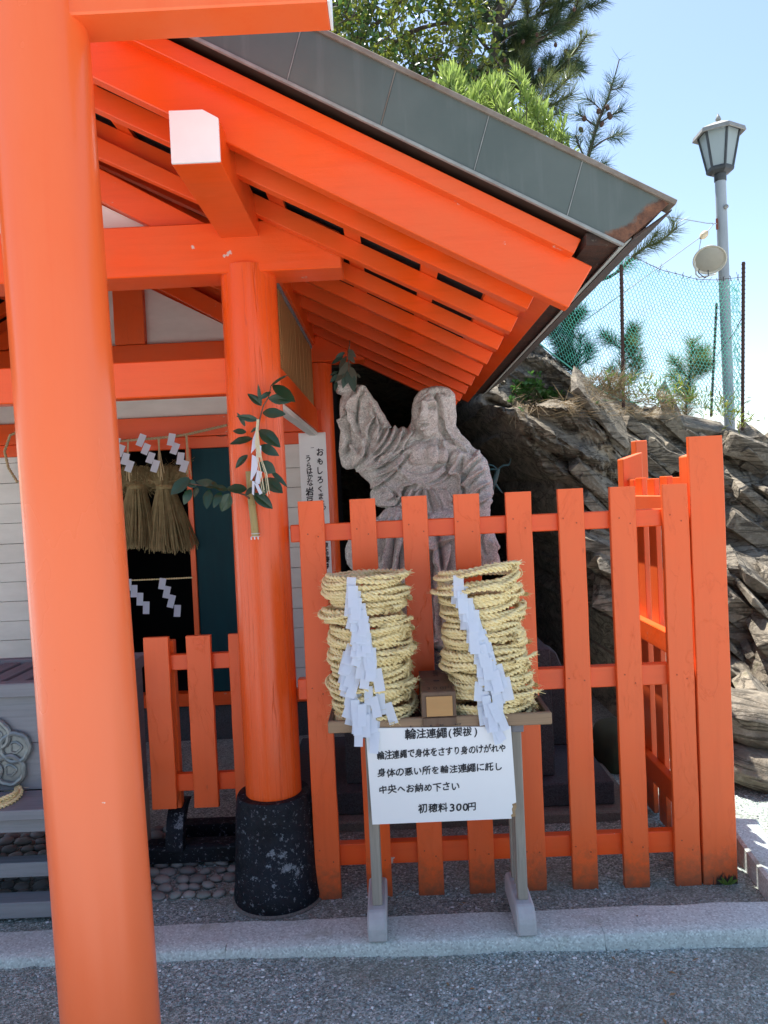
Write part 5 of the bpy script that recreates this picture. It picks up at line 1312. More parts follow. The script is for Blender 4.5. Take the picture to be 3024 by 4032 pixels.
# broken beds: angular blocks standing proud of the slope, all dipping the same way
ax1 = Vector((.80, .10, -.58)).normalized(); ax3 = (Vector((.50, -.42, .76)) - ax1 * Vector((.50, -.42, .76)).dot(ax1)).normalized(); ax2 = ax3.cross(ax1)
gb = np.random.default_rng(17); blocks = MB(); nbk = 0; Pg = P.reshape(nz + nb + 1, nx + 1, 3)
for tr in range(1500):
    if nbk >= 210: break
    ii = int(gb.integers(0, nx)); jj = int(gb.integers(2, nz)); q = Pg[jj, ii]
    if not (1.35 < q[0] < 3.6) or q[2] < .05 or sdpoly(q[None, [0, 2]], cave)[0] < .05 or abs(pit.reshape(nz + nb + 1, nx + 1)[jj, ii]) > .05: continue
    if vnoise(q[None], 1.3, 23, 3)[0] + gb.uniform(-.3, .3) < -.12: continue
    l, d_, h_ = gb.uniform(.10, .36), gb.uniform(.10, .24), gb.uniform(.018, .065) * (1.5 if gb.random() < .2 else 1)
    bm = bmesh.new(); tw = Matrix.Rotation(gb.normal(0, .16), 3, ax2) @ Matrix.Rotation(gb.normal(0, .14), 3, ax1)
    for k in range(22):
        a = np.array([(k & 1) * 2 - 1, (k >> 1 & 1) * 2 - 1, (k >> 2 & 1) * 2 - 1]) * gb.uniform(.72, 1, 3) if k < 16 else gb.uniform(-1.12, 1.12, 3); v = ax1 * (a[0] * l) + ax2 * (a[1] * d_) + ax3 * (a[2] * h_)
        bm.verts.new(tw @ v + Vector(q) + Vector((0, .085 + gb.uniform(-.04, .04), 0)))
    r_ = bmesh.ops.convex_hull(bm, input=bm.verts[:]); bmesh.ops.delete(bm, geom=[v for v in bm.verts if not v.link_faces], context='VERTS')
    bm.verts.index_update(); blocks.add([v.co.copy() for v in bm.verts], [[v.index for v in f.verts] for f in bm.faces]); bm.free(); nbk += 1
tag(blocks.build('broken_beds', ROCK), kind='structure')

def boulder(name, c, sx_, sy_, sz_, seed, label, m=ROCK, rz=0., sub=4, strat=.5):
    bm = bmesh.new(); bmesh.ops.create_icosphere(bm, subdivisions=sub, radius=1); V = np.array([v.co for v in bm.verts])
    V = np.sign(V) * np.abs(V) ** .8
    k = 1 + .22 * vnoise(V, 1.2, seed, 3) + .08 * np.round(vnoise(V * [1, 1, 2.6], 1.4, seed + 1, 2) * 4) / 4 + .04 * vnoise(V * [1.5, 1.5, 6], 1.5, seed + 2, 4)
    V = V * k[:, None] * [sx_, sy_, sz_]
    for v, q in zip(bm.verts, V): v.co = q
    me = bpy.data.meshes.new(name); bm.to_mesh(me); bm.free(); setmat(me, m); me.polygons.foreach_set('use_smooth', [True] * len(me.polygons)); me.set_sharp_from_angle(angle=R(35))
    o = link(name, me); o.location = c; o.rotation_euler = (0, R(12), rz); return tag(o, label, 'boulder')
MOSS = flat('mossy_stone', (.050, .062, .034), (.035, .04, .026), .9, 6, .4)
boulder('boulder', (1.84, 3.86, .27), .38, .26, .135, 3, 'dark layered boulder wedged at the foot of the sunlit rock, upper of two', rz=.3)
boulder('boulder', (1.74, 3.62, .11), .27, .19, .085, 8, 'flat grey boulder on the ground under the dark layered boulder', rz=-.2)
boulder('mossy_stone', (1.14, 3.95, .13), .16, .14, .14, 14, 'round dark mossy stone on the gravel behind the fence', MOSS, sub=3)
# soil and litter along the shelf, as far as it can be seen over the fence
def ray_hit(sx, sy):
    dg = bpy.context.evaluated_depsgraph_get(); d = ray(sx, sy).normalized()
    r_ = hill.evaluated_get(dg).ray_cast(EYE, d)
    return (r_[1], r_[2]) if r_[0] else (None, None)
# ------------------------------------------------------------------ trees and plants
BARK = flat('dark_bark', (.085, .065, .05), (.05, .04, .033), .9, 12, .6, (1, 1, .3))
L_BROAD = leaf_mat('broad_leaf', (.13, .18, .025), (.24, .24, .035), .38, .5)
L_DARK = leaf_mat('dark_broad_leaf', (.045, .10, .022), (.075, .135, .028), .35, .4)
L_POD = leaf_mat('narrow_bright_leaf', (.25, .37, .075), (.38, .46, .13), .28, .5)
L_PINE = leaf_mat('pine_needle', (.034, .072, .030), (.06, .105, .040), .45, .3)
L_PINE2 = leaf_mat('sunlit_pine_needle', (.13, .17, .05), (.20, .22, .075), .45, .45)
L_GRASS = leaf_mat('grass_blade', (.10, .19, .03), (.15, .24, .05), .4, .4)
L_DRY = leaf_mat('dry_grass', (.24, .17, .09), (.33, .25, .14), .7, .25)
L_CLOV = leaf_mat('clover_leaf', (.055, .145, .025), (.09, .20, .04), .4, .35)
def cards(name, base, dirv, L, W, mat_, parent, seed=0, fold=.35, shape='leaf'):
    """many separate leaves in one crown: base (n,3), direction (n,3), length, width"""
    g = np.random.default_rng(seed); n = len(base); d = dirv / (np.linalg.norm(dirv, axis=1)[:, None] + 1e-9)
    u = np.cross(d, g.normal(0, 1, (n, 3))); u /= np.linalg.norm(u, axis=1)[:, None] + 1e-9; w = np.cross(d, u)
    L = np.broadcast_to(np.asarray(L, float), (n,))[:, None]; W = np.broadcast_to(np.asarray(W, float), (n,))[:, None]
    if shape == 'leaf':
        V = np.stack([base, base + d * L * .28 + u * W * .42 + w * W * fold * .3, base + d * L * .28 - u * W * .42 + w * W * fold * .3, base + d * L * .30,
                      base + d * L * .66 + u * W * .40 + w * W * fold * .2 - w * L * .06, base + d * L * .66 - u * W * .40 + w * W * fold * .2 - w * L * .06, base + d * L * .66 - w * L * .06, base + d * L - w * L * .15], 1)
        T = np.array([(0, 1, 3), (0, 3, 2), (1, 4, 6), (1, 6, 3), (3, 6, 5), (3, 5, 2), (4, 7, 6), (6, 7, 5)])
    else:
        V = np.stack([base - u * W * .5, base + u * W * .5, base + d * L * .6 + u * W * .38 - w * L * .03, base + d * L * .6 - u * W * .38 - w * L * .03, base + d * L - w * L * .08], 1)
        T = np.array([(0, 1, 2), (0, 2, 3), (3, 2, 4)])
    k = V.shape[1]; F = (T[None] + (np.arange(n) * k)[:, None, None]).reshape(-1, 3)
    return link(name, fast_mesh(name, V.reshape(-1, 3), F, mat_), parent)
def limbs(name, chains, parent, m=BARK):
    q = MB()
    for pts, r0, r1 in chains:
        P = [Vector(p) for p in (spline([tuple(p) for p in pts], 5) if len(pts) > 2 else pts)]
        q.tube(P, [r0 + (r1 - r0) * i / (len(P) - 1) for i in range(len(P))], 7)
    return q.build(name, m, parent, True)
def spl3(pts, k=6):
    P = np.array(pts, float); P = np.vstack([2 * P[0] - P[1], P, 2 * P[-1] - P[-2]]); o = []
    for i in range(1, len(P) - 2):
        for t in np.linspace(0, 1, k)[:-1]:
            a, b, c, d = P[i - 1:i + 3]; o.append(.5 * (2 * b + (c - a) * t + (2 * a - 5 * b + 4 * c - d) * t * t + (3 * b - a - 3 * c + d) * t ** 3))
    return np.array(o + [P[-2]])
spline2d = spline
def spline(pts, k=10): return spl3(pts, k) if len(pts[0]) == 3 else spline2d(pts, k)
def A3(sx, sy, Y): return np.array(at(sx, sy, Y))

# broadleaf tree behind the roof: leaning trunks, a haze of twigs, clumps of leaves
def broad(name, label, trunks, clumps, n, L, W, seed, mats, gap=.0, twigs=220):
    t = thing(name, trunks[0][0][0], label, 'tree')
    limbs('trunk', trunks, t)
    g = np.random.default_rng(seed); C = np.array([c[0] for c in clumps]); RR = np.array([c[1] for c in clumps]); pr = RR ** 2 / (RR ** 2).sum()
    tw = []
    for i in range(twigs):
        k = g.choice(len(C), p=pr); a = C[k] + g.normal(0, .55, 3) * RR[k]; d = g.normal(0, 1, 3); d[2] = abs(d[2]) * .6; d /= np.linalg.norm(d); l = g.uniform(.25, .6)
        tw.append(([a, a + d * l * .5 + g.normal(0, .04, 3), a + d * l], .0075, .002))
    limbs('twigs', tw, t)['kind'] = 'stuff'
    for m_, frac, sd_ in mats:
        nn = int(n * frac); k = g.choice(len(C), nn, p=pr); d = g.normal(0, 1, (nn, 3)); d /= np.linalg.norm(d, axis=1)[:, None]
        p = C[k] + d * (RR[k] * g.uniform(.25, 1.05, nn) ** .6)[:, None] * [1, 1, .8]
        keep = vnoise(p, 3.2, sd_, 3) + g.uniform(-.25, .25, nn) > gap; p = p[keep]; d = d[keep]
        dirv = d * .5 + g.normal(0, .7, p.shape) + [0, 0, -.15]
        o = cards('crown', p, dirv, L * g.uniform(.7, 1.25, len(p)), W * g.uniform(.8, 1.2, len(p)), m_, t, sd_); o['kind'] = 'stuff'
    return t
g = np.random.default_rng(91); cl = []
for i in range(64):
    x = g.uniform(560, 1040); y = g.uniform(-130, 60 + (x - 560) * .33)
    cl.append((A3(x, y, g.uniform(8.2, 10.0)), g.uniform(.26, .5)))
for x, y, r_ in ((690, 60, .30), (730, 20, .30), (820, 150, .36), (880, 190, .34), (760, 110, .34), (960, 110, .40), (1000, 60, .40), (930, 200, .3), (990, 190, .3), (1040, 20, .34), (850, 60, .3)): cl.append((A3(x, y, 8.4 + .3 * g.random()), r_))
dn = lambda p, d=1.3: p - np.array([0, 0, d])
tr = [([dn(A3(705, 260, 9.2)), A3(705, 260, 9.2), A3(715, 130, 9.2), A3(730, 0, 9.2), A3(742, -160, 9.3)], .085, .05), ([dn(A3(750, 300, 9.3)), A3(750, 300, 9.3), A3(765, 120, 9.3), A3(800, 30, 9.2), A3(840, -80, 9.1)], .06, .03), ([A3(720, 110, 9.2), A3(690, 40, 9.1), A3(668, -60, 9.1)], .05, .03),
      ([A3(800, 160, 9.2), A3(870, 80, 9.0), A3(960, 50, 8.8), A3(1040, 60, 8.7)], .035, .012), ([A3(790, 70, 9.2), A3(850, 20, 9.0), A3(900, -40, 8.9)], .03, .01), ([A3(840, 190, 9.0), A3(920, 130, 8.8), A3(1000, 140, 8.6)], .025, .008), ([dn(A3(705, 300, 9.2)), A3(705, 300, 9.2), A3(660, 160, 9.3), A3(640, 20, 9.4)], .06, .03), ([dn(A3(760, 200, 9.3), 2), A3(760, 200, 9.3), A3(790, 60, 9.4), A3(790, -90, 9.5)], .05, .03)]
broad('broadleaf_tree', 'yellow green broadleaf tree with dark leaning trunks behind the roof', tr, cl, 16500, .075, .045, 92, ((L_BROAD, .62, 3), (L_DARK, .38, 5)), .02)

# bright narrow-leaved shrub in front of it
sh = thing('evergreen_shrub', Vector(A3(1050, 420, 7.4)), 'bright green narrow-leaved shrub just above the roof edge', 'shrub')
g = np.random.default_rng(33); stems = []; bb = []; dd = []
heads = []
for i in range(125):
    u = g.uniform(0, 1); x = 930 + 295 * u; ytop = np.interp(x, [930, 960, 1000, 1040, 1090, 1120, 1160, 1225], [185, 150, 160, 190, 150, 180, 225, 320]); ylow = 180 + (x - 930) * .58 + 40
    y = ytop + (ylow - ytop) * g.uniform(0, 1) ** 1.1; heads.append(A3(x + g.normal(0, 8), y, g.uniform(6.9, 7.9)))
for x, y in ((1205, 285), (1215, 262), (1222, 300), (1112, 152), (1125, 165), (960, 150), (980, 158), (1060, 185), (1150, 215)): heads.append(A3(x, y, 7.2))
root = A3(1060, 480, 7.5)
for h in heads:
    up = np.array([g.normal(0, .18), g.normal(0, .18), 1.0]); up /= np.linalg.norm(up); b = h - up * .22
    stems.append(([b - up * .1 + (root - h) * .10, b, h], .006, .003))
    n = 46; f = g.uniform(0, 1, n); p = b + up * (.22 * f)[:, None]; a = g.uniform(0, 6.283, n); r_ = np.stack([np.cos(a), np.sin(a), np.zeros(n)], 1)
    bb.append(p); dd.append(r_ * (1.0 - .55 * f)[:, None] + up * (.45 + .9 * f)[:, None])
limbs('stem', stems + [([dn(root, .6), root, root + [0, 0, .4], root + [.0, 0, .8]], .04, .02)], sh)
bb = np.concatenate(bb); dd = np.concatenate(dd)
cards('crown', bb, dd, .13 * g.uniform(.7, 1.2, len(bb)), .018, L_POD, sh, 3, .25)['kind'] = 'stuff'

# pines: branches carry bottle-brush tufts of needles and cones
CONE = flat('pine_cone', (.085, .042, .025), (.05, .025, .016), .8, 40, .5)
def pine(name, label, branches, parent_loc, seed, L=.11, dens=1.0, mats=(L_PINE,), cones=(), Wn=.0035, cat='pine tree', spread=(.35, 1.0)):
    t = thing(name, parent_loc, label, cat); g = np.random.default_rng(seed); limbs('trunk', [(b[0], b[1], b[2]) for b in branches], t, BARK)
    per = [[] for _ in mats]; 
    for b in branches:
        pts = spl3(b[0], 8); f0 = b[3] if len(b) > 3 else .35; m_i = b[4] if len(b) > 4 else 0
        seg = np.linalg.norm(np.diff(pts, axis=0), axis=1); s = np.concatenate([[0], np.cumsum(seg)]); tot = s[-1]
        n = int(tot * (1 - f0) * 720 * dens); f = f0 + (1 - f0) * g.uniform(0, 1, n); q = f * tot
        P = np.stack([np.interp(q, s, pts[:, k]) for k in range(3)], 1); T = np.stack([np.interp(q, s, np.gradient(pts[:, k], s)) for k in range(3)], 1); T /= np.linalg.norm(T, axis=1)[:, None]
        r_ = g.normal(0, 1, (n, 3)); r_ -= T * (r_ * T).sum(1)[:, None]; r_ /= np.linalg.norm(r_, axis=1)[:, None]
        D = r_ * g.uniform(.5, 1.0, n)[:, None] + T * g.uniform(spread[0], spread[1], n)[:, None]; per[m_i % len(mats)].append((P, D))
    for m_, pd in zip(mats, per):
        if not pd: continue
        P = np.concatenate([a for a, _ in pd]); D = np.concatenate([d for _, d in pd])
        cards('needles', P, D, L * g.uniform(.75, 1.15, len(P)), Wn, m_, t, seed, 0, 'needle')['kind'] = 'stuff'
    for (x, y, Y) in cones:
        c = Vector(A3(x, y, Y)); q = MB(); q.lathe([(0, -.030), (.014, -.022), (.021, -.006), (.019, .010), (.010, .024), (0, .03)], 9, Matrix.Translation(c) @ Matrix.Rotation(g.uniform(-.6, .6), 4, 'Y'), False)
        q.build('cone', CONE, t)
    return t
Yp = 7.0
pine('young_pine', 'young pine with cones whose leader stands above the roof corner and bough reaches right', [([A3(1228, 790, 6.7), A3(1236, 640, 6.9), A3(1246, 520, Yp), A3(1255, 420, Yp), A3(1268, 350, Yp), A3(1290, 270, Yp), A3(1312, 215, Yp), A3(1326, 170, Yp)], .034, .007, .62), ([A3(1240, 600, 6.95), A3(1290, 605, 6.8), A3(1330, 590, 6.6), A3(1385, 540, 6.6), A3(1425, 522, 6.6), A3(1462, 492, 6.6)], .018, .007, .42, 1), ([A3(1440, 512, 6.6), A3(1452, 495, 6.6), A3(1455, 478, 6.6)], .006, .004, .6, 1), ([A3(1380, 545, 6.6), A3(1400, 530, 6.6), A3(1420, 500, 6.6)], .008, .005, .3, 1), ([A3(1312, 215, Yp), A3(1326, 172, Yp), A3(1338, 128, Yp)], .007, .005, .97),
     ([A3(1268, 350, Yp), A3(1252, 318, Yp), A3(1243, 292, Yp - .1)], .010, .005, .45), ([A3(1280, 320, Yp), A3(1310, 300, Yp), A3(1342, 290, Yp + .1)], .010, .005, .40), ([A3(1290, 275, Yp), A3(1262, 255, Yp), A3(1248, 245, Yp)], .009, .005, .5), ([A3(1292, 268, Yp), A3(1320, 250, Yp), A3(1345, 238, Yp)], .009, .005, .45), ([A3(1300, 240, Yp), A3(1282, 222, Yp), A3(1268, 212, Yp)], .007, .004, .4), ([A3(1320, 195, Yp), A3(1338, 190, Yp), A3(1346, 185, Yp)], .006, .004, .3), ([A3(1258, 400, Yp), A3(1290, 360, Yp), A3(1310, 352, Yp)], .008, .004, .4)],
     Vector(A3(1228, 790, 6.7)), 5, .15, 1.15, (L_PINE, L_PINE2), ((1316, 248, Yp - .05), (1318, 252, Yp - .05), (1312, 232, Yp - .05), (1262, 256, Yp - .05), (1255, 280, Yp - .05), (1300, 268, Yp - .08), (1293, 240, Yp - .05)))
Yq = 9.5; br = [([dn(A3(1040, 330, Yq)), A3(1040, 330, Yq), A3(1058, 180, Yq), A3(1075, 60, Yq), A3(1085, -60, Yq), A3(1090, -200, Yq)], .09, .05, .9)]
g = np.random.default_rng(12)
for (x0, y0, x1, y1) in ((1060, 215, 1215, 150), (1062, 205, 1250, 130), (1060, 150, 1230, 60), (1070, 130, 1275, 10), (1075, 90, 1200, -10), (1080, 60, 1310, -40), (1060, 190, 1000, 120), (1070, 120, 1000, 40), (1080, 60, 1020, -40), (1075, 60, 1140, -60), (1080, 0, 1250, -90), (1060, 230, 1160, 200), (1065, 240, 1000, 190), (1070, 140, 1140, 60), (1060, 180, 1120, 100)):
    d = g.uniform(-.6, .5); mid = ((x0 + x1) / 2 + g.uniform(-12, 12), (y0 + y1) / 2 + g.uniform(0, 16)); a, m_, b = A3(x0, y0, Yq), A3(*mid, Yq + d * .5), A3(x1, y1, Yq + d)
    br.append(([a, m_, b], .026, .010, .55))
    for k in range(7):
        f = g.uniform(.25, 1); q = a + (b - a) * f; e = np.array([g.uniform(-.1, .35), g.uniform(-.35, .25), g.uniform(.02, .38)]); br.append(([q, q + e * .5 + [0, 0, -.02], q + e], .009, .006, .18, 1 if g.random() < .28 else 0))
Yr = 8.0; br += [([A3(1050, 260, Yq), A3(1085, 290, 8.7), A3(1150, 235, Yr), A3(1190, 205, Yr), A3(1232, 165, Yr)], .024, .008, .5, 1), ([A3(1150, 238, Yr), A3(1195, 225, Yr), A3(1235, 205, Yr)], .012, .006, .3, 1), ([A3(1160, 225, Yr), A3(1175, 190, Yr), A3(1190, 165, Yr)], .01, .006, .4, 1), ([A3(1225, 172, Yr), A3(1228, 150, Yr), A3(1230, 122, Yr)], .006, .004, .9, 1), ([A3(1130, 260, Yr), A3(1180, 255, Yr), A3(1215, 240, Yr)], .01, .006, .3, 1)]
pine('pine_tree', 'large dark pine tree spreading to the right behind the broadleaf tree', br, Vector(A3(1040, 330, Yq)), 6, .18, .95, (L_PINE, L_PINE2), tuple((x, y, Yq - .5) for x, y in ((1130, 90), (1200, 97), (1160, 75), (1222, 110), (1255, 70), (1090, 130), (1165, 150), (1240, 20))), .0055)
for k, (x, y0, y1, lab) in enumerate(((1250, 815, 725, 'bushy pine seedling behind the net beside the roof rim'), (1345, 848, 735, 'pine seedling with candle shoots growing at the dark net stake'), (1490, 885, 735, 'pale pine seedling with upright candles before the slim stake'), (1220, 770, 640, 'dark pine seedling in the corner between roof rim and net'))):
    Ys = 6.4 + .1 * k; g = np.random.default_rng(60 + k); br = [([dn(A3(x - 8, y0, Ys), .35), A3(x - 8, y0, Ys), A3(x, (y0 + y1) / 2, Ys), A3(x + 6, y1, Ys)], .012, .006, .25)]
    for j in range(7):
        f = g.uniform(.1, .95); yy = y0 + (y1 - y0) * f; s2 = g.choice([-1, 1]); br.append(([A3(x, yy, Ys), A3(x + s2 * 16, yy - 10, Ys + g.uniform(-.15, .15)), A3(x + s2 * g.uniform(22, 44), yy - g.uniform(20, 42), Ys + g.uniform(-.2, .2))], .007, .004, .25))
    pine('pine_seedling', lab, br, Vector(A3(x - 8, y0, Ys)), 80 + k, .13, 1.7, (L_PINE2 if k in (2, 1) else L_PINE,), cat='pine seedling')

# ledge plants: clover, grass tufts, dry litter
def hit(sx, sy):
    p, nrm = ray_hit(sx, sy); return np.array(p) if p is not None else A3(sx, sy, 5.2)
cv = thing('clover_patch', Vector(hit(1140, 845)), 'patch of small round green leaves at the tip of the rock shelf under the eave', 'plant')
g = np.random.default_rng(44); P = []; D = []
for i in range(150):
    x, y = (g.normal(1138, 16), g.normal(845, 14)) if i < 105 else (g.uniform(1150, 1225), g.normal(852, 6))
    p = hit(x, y) + [0, -.03, .0]; p = p + g.normal(0, .012, 3)
    for k in range(3):
        a = k * 2.09 + g.uniform(0, 1); P.append(p); D.append([math.cos(a) * .9, -.45, math.sin(a) * .9 + .1])
cards('leaves', np.array(P), np.array(D), .030, .030, L_CLOV, cv, 4, .1)['kind'] = 'stuff'
for k, (x, y, n, h, lab) in enumerate(((1262, 848, 9, .21, 'tall bright grass tuft on the rock shelf below the net'), (1150, 830, 7, .15, 'arching grass blades above the clover under the eave'), (1285, 882, 8, .10, 'short grass tuft on the sunlit rock below the shelf'), (1318, 835, 5, .12, 'small grass shoot beside the dead stalks under the net'), (1452, 880, 8, .11, 'green weed at the right end of the rock shelf'), (1490, 870, 12, .16, 'pale weeds at the rock crest before the slim stake'))):
    q = hit(x, y); o = thing('grass_tuft', Vector(q), lab, 'grass'); g = np.random.default_rng(70 + k)
    for j in range(n):
        a = g.uniform(0, 6.283); l = h * g.uniform(.6, 1.1); out = g.uniform(.15, .75); w = .011 * g.uniform(.7, 1.1)
        d = np.array([math.cos(a) * out, math.sin(a) * out * .6 - .15, 1]); vs = []
        for i in range(6):
            f = i / 5; p = q + d * l * f + np.array([0, 0, -out * l * f * f * .8]); ww = w * (1 - f ** 2 * .95) * .5; vs += [p + [ww, 0, 0], p - [ww, 0, 0]]
        m = MB(); m.add(vs, [(2 * i, 2 * i + 1, 2 * i + 3, 2 * i + 2) for i in range(5)]); m.build('blade', L_GRASS, o)
g = np.random.default_rng(99); P = []; D = []
for i in range(1500):
    if i < 320: x, y = g.uniform(1105, 1160), g.uniform(835, 895); d = [g.normal(0, .5), -.7, -.6 + g.normal(0, .5)]
    elif i < 760: x, y = g.uniform(1270, 1345), g.uniform(820, 870); d = [g.normal(.1, .7), g.normal(-.3, .4), g.uniform(-.1, 1.0)]
    else: x, y = g.uniform(1200, 1480), g.uniform(855, 905); d = [g.normal(0, 1), g.normal(-.4, .5), g.normal(.1, .3)]
    P.append(hit(x, y) + [0, -.02, .012]); D.append(d)
for k, (x, y, h_) in enumerate(((1395, 872, .20), (1425, 876, .16), (1470, 884, .22), (1515, 892, .15), (1560, 903, .14), (1360, 866, .18), (1600, 925, .12), (1310, 852, .16))):
    q = hit(x, y); wt = thing('rock_weed', Vector(q), f'{["leafy green weed at the net hem right of the dark stake", "low pale weed under the middle of the net", "tall yellow green weed before the slim stake", "sparse weed at the foot of the slim stake", "weed on the crest under the lamp pole", "bushy weed at the foot of the dark stake", "weed beside the rusty end stake", "weed among the dead stalks on the shelf"][k]}', 'weed', 'weeds along the rock crest')
    nn = 90; gg = np.random.default_rng(700 + k); bp_ = q + gg.normal(0, 1, (nn, 3)) * [.07, .05, 0] + np.column_stack([np.zeros(nn), np.zeros(nn), gg.uniform(0, h_, nn)])
    cards('leaves', bp_, gg.normal(0, .7, (nn, 3)) + [0, -.2, .8], gg.uniform(.025, .065, nn), .008, L_GRASS if k % 2 else L_BROAD, wt, 700 + k)['kind'] = 'stuff'
o = cards('dry_grass', np.array(P), np.array(D), g.uniform(.06, .19, len(P)), .0036, L_DRY, None, 9, 0, 'needle'); tag(o, kind='stuff')
wd = thing('weed', Vector(atz(1572, 1915, .04)), 'tiny green weed sprouting at the foot of the wide end board', 'weed')
cards('leaves', np.array([list(atz(1572, 1912, .045))] * 7), np.array([[math.cos(a), -.3, .7] for a in np.linspace(.2, 5.9, 7)]), .045, .012, L_GRASS, wd, 2)['kind'] = 'stuff'
# ------------------------------------------------------------------ lamp post, floodlight, wires
YLm = 8.0
lp = lambda x, y, Y=YLm: at((2500 + .3164 * x) / S, (400 + .3164 * y) / S, Y)
u = .3164 / FPX * YLm
POLE = flat('grey_pole_paint', (.36, .40, .42), (.28, .31, .33), .45, 5, .03, (1, 1, .4))
DKGREY = flat('dark_grey_metal', (.055, .065, .070), (.035, .04, .045), .5, 20)
CAPM = flat('lamp_cap_metal', (.30, .30, .27), (.20, .19, .17), .5, 14, .1)
def frosted():
    t = MT('frosted_lamp_glass', .35); t.b.inputs['Base Color'].default_value = (.48, .56, .56, 1)
    tr = t.n('ShaderNodeBsdfTranslucent'); tr.inputs[0].default_value = (.75, .82, .82, 1); mx = t.n('ShaderNodeMixShader'); mx.inputs[0].default_value = .5
    t.l(t.b.outputs[0], mx.inputs[1]); t.l(tr.outputs[0], mx.inputs[2]); t.l(mx.outputs[0], t.out.inputs[0]); return t.m
FROST = frosted()
c = lp(1062, 960); cx, cz = c.x, c.z
lamp = thing('lamp_post', (cx + .02, YLm, 1.2), 'grey lamp post with six-sided frosted lantern and pointed finial against the sky', 'lamp post')
MB().tube([(cx + .012, YLm, .6), (cx, YLm, cz)], .0535, 24).build('pole', POLE, lamp, True)
MB().lathe([(.057, -.06), (.060, -.055), (.060, .05), (.05, .055)], 24, Matrix.Translation((cx, YLm, cz + .03)), True).build('collar', DKGREY, lamp, 50)
zb_, zt_ = lp(1062, 850).z, lp(1062, 395).z
rb_, rt_ = .122, .198
hexp = lambda r, z, k: Vector((cx + r * math.cos(R(-90 + 60 * k)), YLm + r * math.sin(R(-90 + 60 * k)), z))
MB().lathe([(.055, zb_ - .05), (.09, zb_ - .045), (.130, zb_ - .025), (.138, zb_)], 6, Matrix.Translation((cx, YLm, 0)) @ Matrix.Rotation(R(-90), 4, 'Z')).build('lantern_base', DKGREY, lamp)
fr = MB()
for k in range(6):
    fr.tube([hexp(rb_, zb_, k), hexp(rt_, zt_, k)], .013, 6)
    for r_, z in ((rb_, zb_ + .008), (rt_, zt_)): fr.tube([hexp(r_, z, k), hexp(r_, z, k + 1)], .013, 6)
fr.build('lantern_frame', DKGREY, lamp)
for k in range(6):
    m = MB(); m.add([hexp(rb_ * .985, zb_ + .01, k), hexp(rb_ * .985, zb_ + .01, k + 1), hexp(rt_ * .985, zt_, k + 1), hexp(rt_ * .985, zt_, k)], [(0, 1, 2, 3)]); m.build('pane', FROST, lamp)
MB().lathe([(rt_ * .9, zt_ + .004), (.250, zt_ - .035), (.260, zt_ - .030), (.250, zt_ + .012), (.15, zt_ + .06), (.07, zt_ + .098), (.025, zt_ + .115)], 6, Matrix.Translation((cx, YLm, 0)) @ Matrix.Rotation(R(-90), 4, 'Z')).build('lantern_roof', CAPM, lamp)
MB().lathe([(.02, zt_ + .112), (.014, zt_ + .125), (.027, zt_ + .134), (.029, zt_ + .145), (.016, zt_ + .175), (.0, zt_ + .21)], 14, Matrix.Translation((cx, YLm, 0)), False).build('finial', CAPM, lamp, True)
b_ = lp(1130, 1312, YLm - .055); MB().lathe([(0, .03), (.022, .02), (.024, 0)], 14, Matrix.Translation(b_) @ Matrix.Rotation(R(90), 4, 'X'), False).build('sensor', CAPM, lamp, True)
q = lp(1022, 1530, YLm - .05); MB().tube([q + Vector((-.0, 0, .06)), q - Vector((.0, 0, .05))], .012, 6).build('hook', flat('rusty_hook', (.22, .06, .03), (.12, .03, .02), .8, 20), lamp)
fl = thing('floodlight', lp(930, 1970, YLm - .2), 'round cream floodlight on a wire bracket beside the lamp post', 'floodlight')
FLM = flat('cream_enamel', (.62, .60, .50), (.52, .50, .42), .35, 8, .02)
M_ = Matrix.Translation(lp(930, 1965, YLm - .25)) @ Matrix.Rotation(R(-14), 4, 'Z') @ Matrix.Rotation(R(8), 4, 'Y') @ Matrix.Rotation(R(134), 4, 'X')
MB().lathe([(.0, -.10), (.07, -.095), (.13, -.05), (.153, .0), (.160, .012), (.153, .016), (.136, .004)], 36, M_, False).build('housing', FLM, fl, 50)
MB().lathe([(.136, .004), (.11, .014), (.06, .019), (.0, .021)], 36, M_, False).build('lens', flat('dull_lens', (.42, .41, .35), (.36, .35, .31), .25, 6, .02), fl, True)
MB().tube([lp(745, 1990, 7.75), lp(760, 2150, 7.75), lp(800, 2190, 7.75), lp(1000, 2150, 7.85), lp(1030, 2060, 7.93)], .008, 6).build('bracket', FLM, fl)
MB().tube([lp(800, 2080, 7.7), lp(790, 2130, 7.7), lp(870, 2195, 7.72), lp(915, 2170, 7.72), lp(910, 2095, 7.72)], .005, 6).build('cable', DKGREY, fl)
wr = thing('overhead_wire', lp(860, 1660, 7.9), 'thin overhead wires with a cream insulator tied to the lamp post', 'wire')
WR = flat('grey_wire', (.30, .32, .34), None, .5)
MB().tube([lp(1020, 1520, 7.93), lp(960, 1515, 7.9), lp(900, 1515, 7.9), lp(640, 1470, 7.7), lp(380, 1430, 7.5)], .0045, 5).build('wire', WR, wr)
MB().tube([lp(985, 1515, 7.9), lp(900, 1620, 7.9), lp(860, 1660, 7.9), lp(810, 1690, 7.88), lp(300, 2060, 7.6), lp(-640, 2740, 7.2)], .0045, 5).build('wire', WR, wr)
MB().tube([lp(825, 1700, 7.88), lp(795, 1865, 7.8)], .004, 5).build('wire', WR, wr)
MB().tube([lp(905, 1615, 7.88), lp(880, 1640, 7.88), lp(840, 1680, 7.88), lp(815, 1705, 7.88)], [.012, .034, .034, .014], 10).build('insulator', flat('cream_porcelain', (.62, .52, .36), (.5, .38, .22), .35, 10), wr, True)

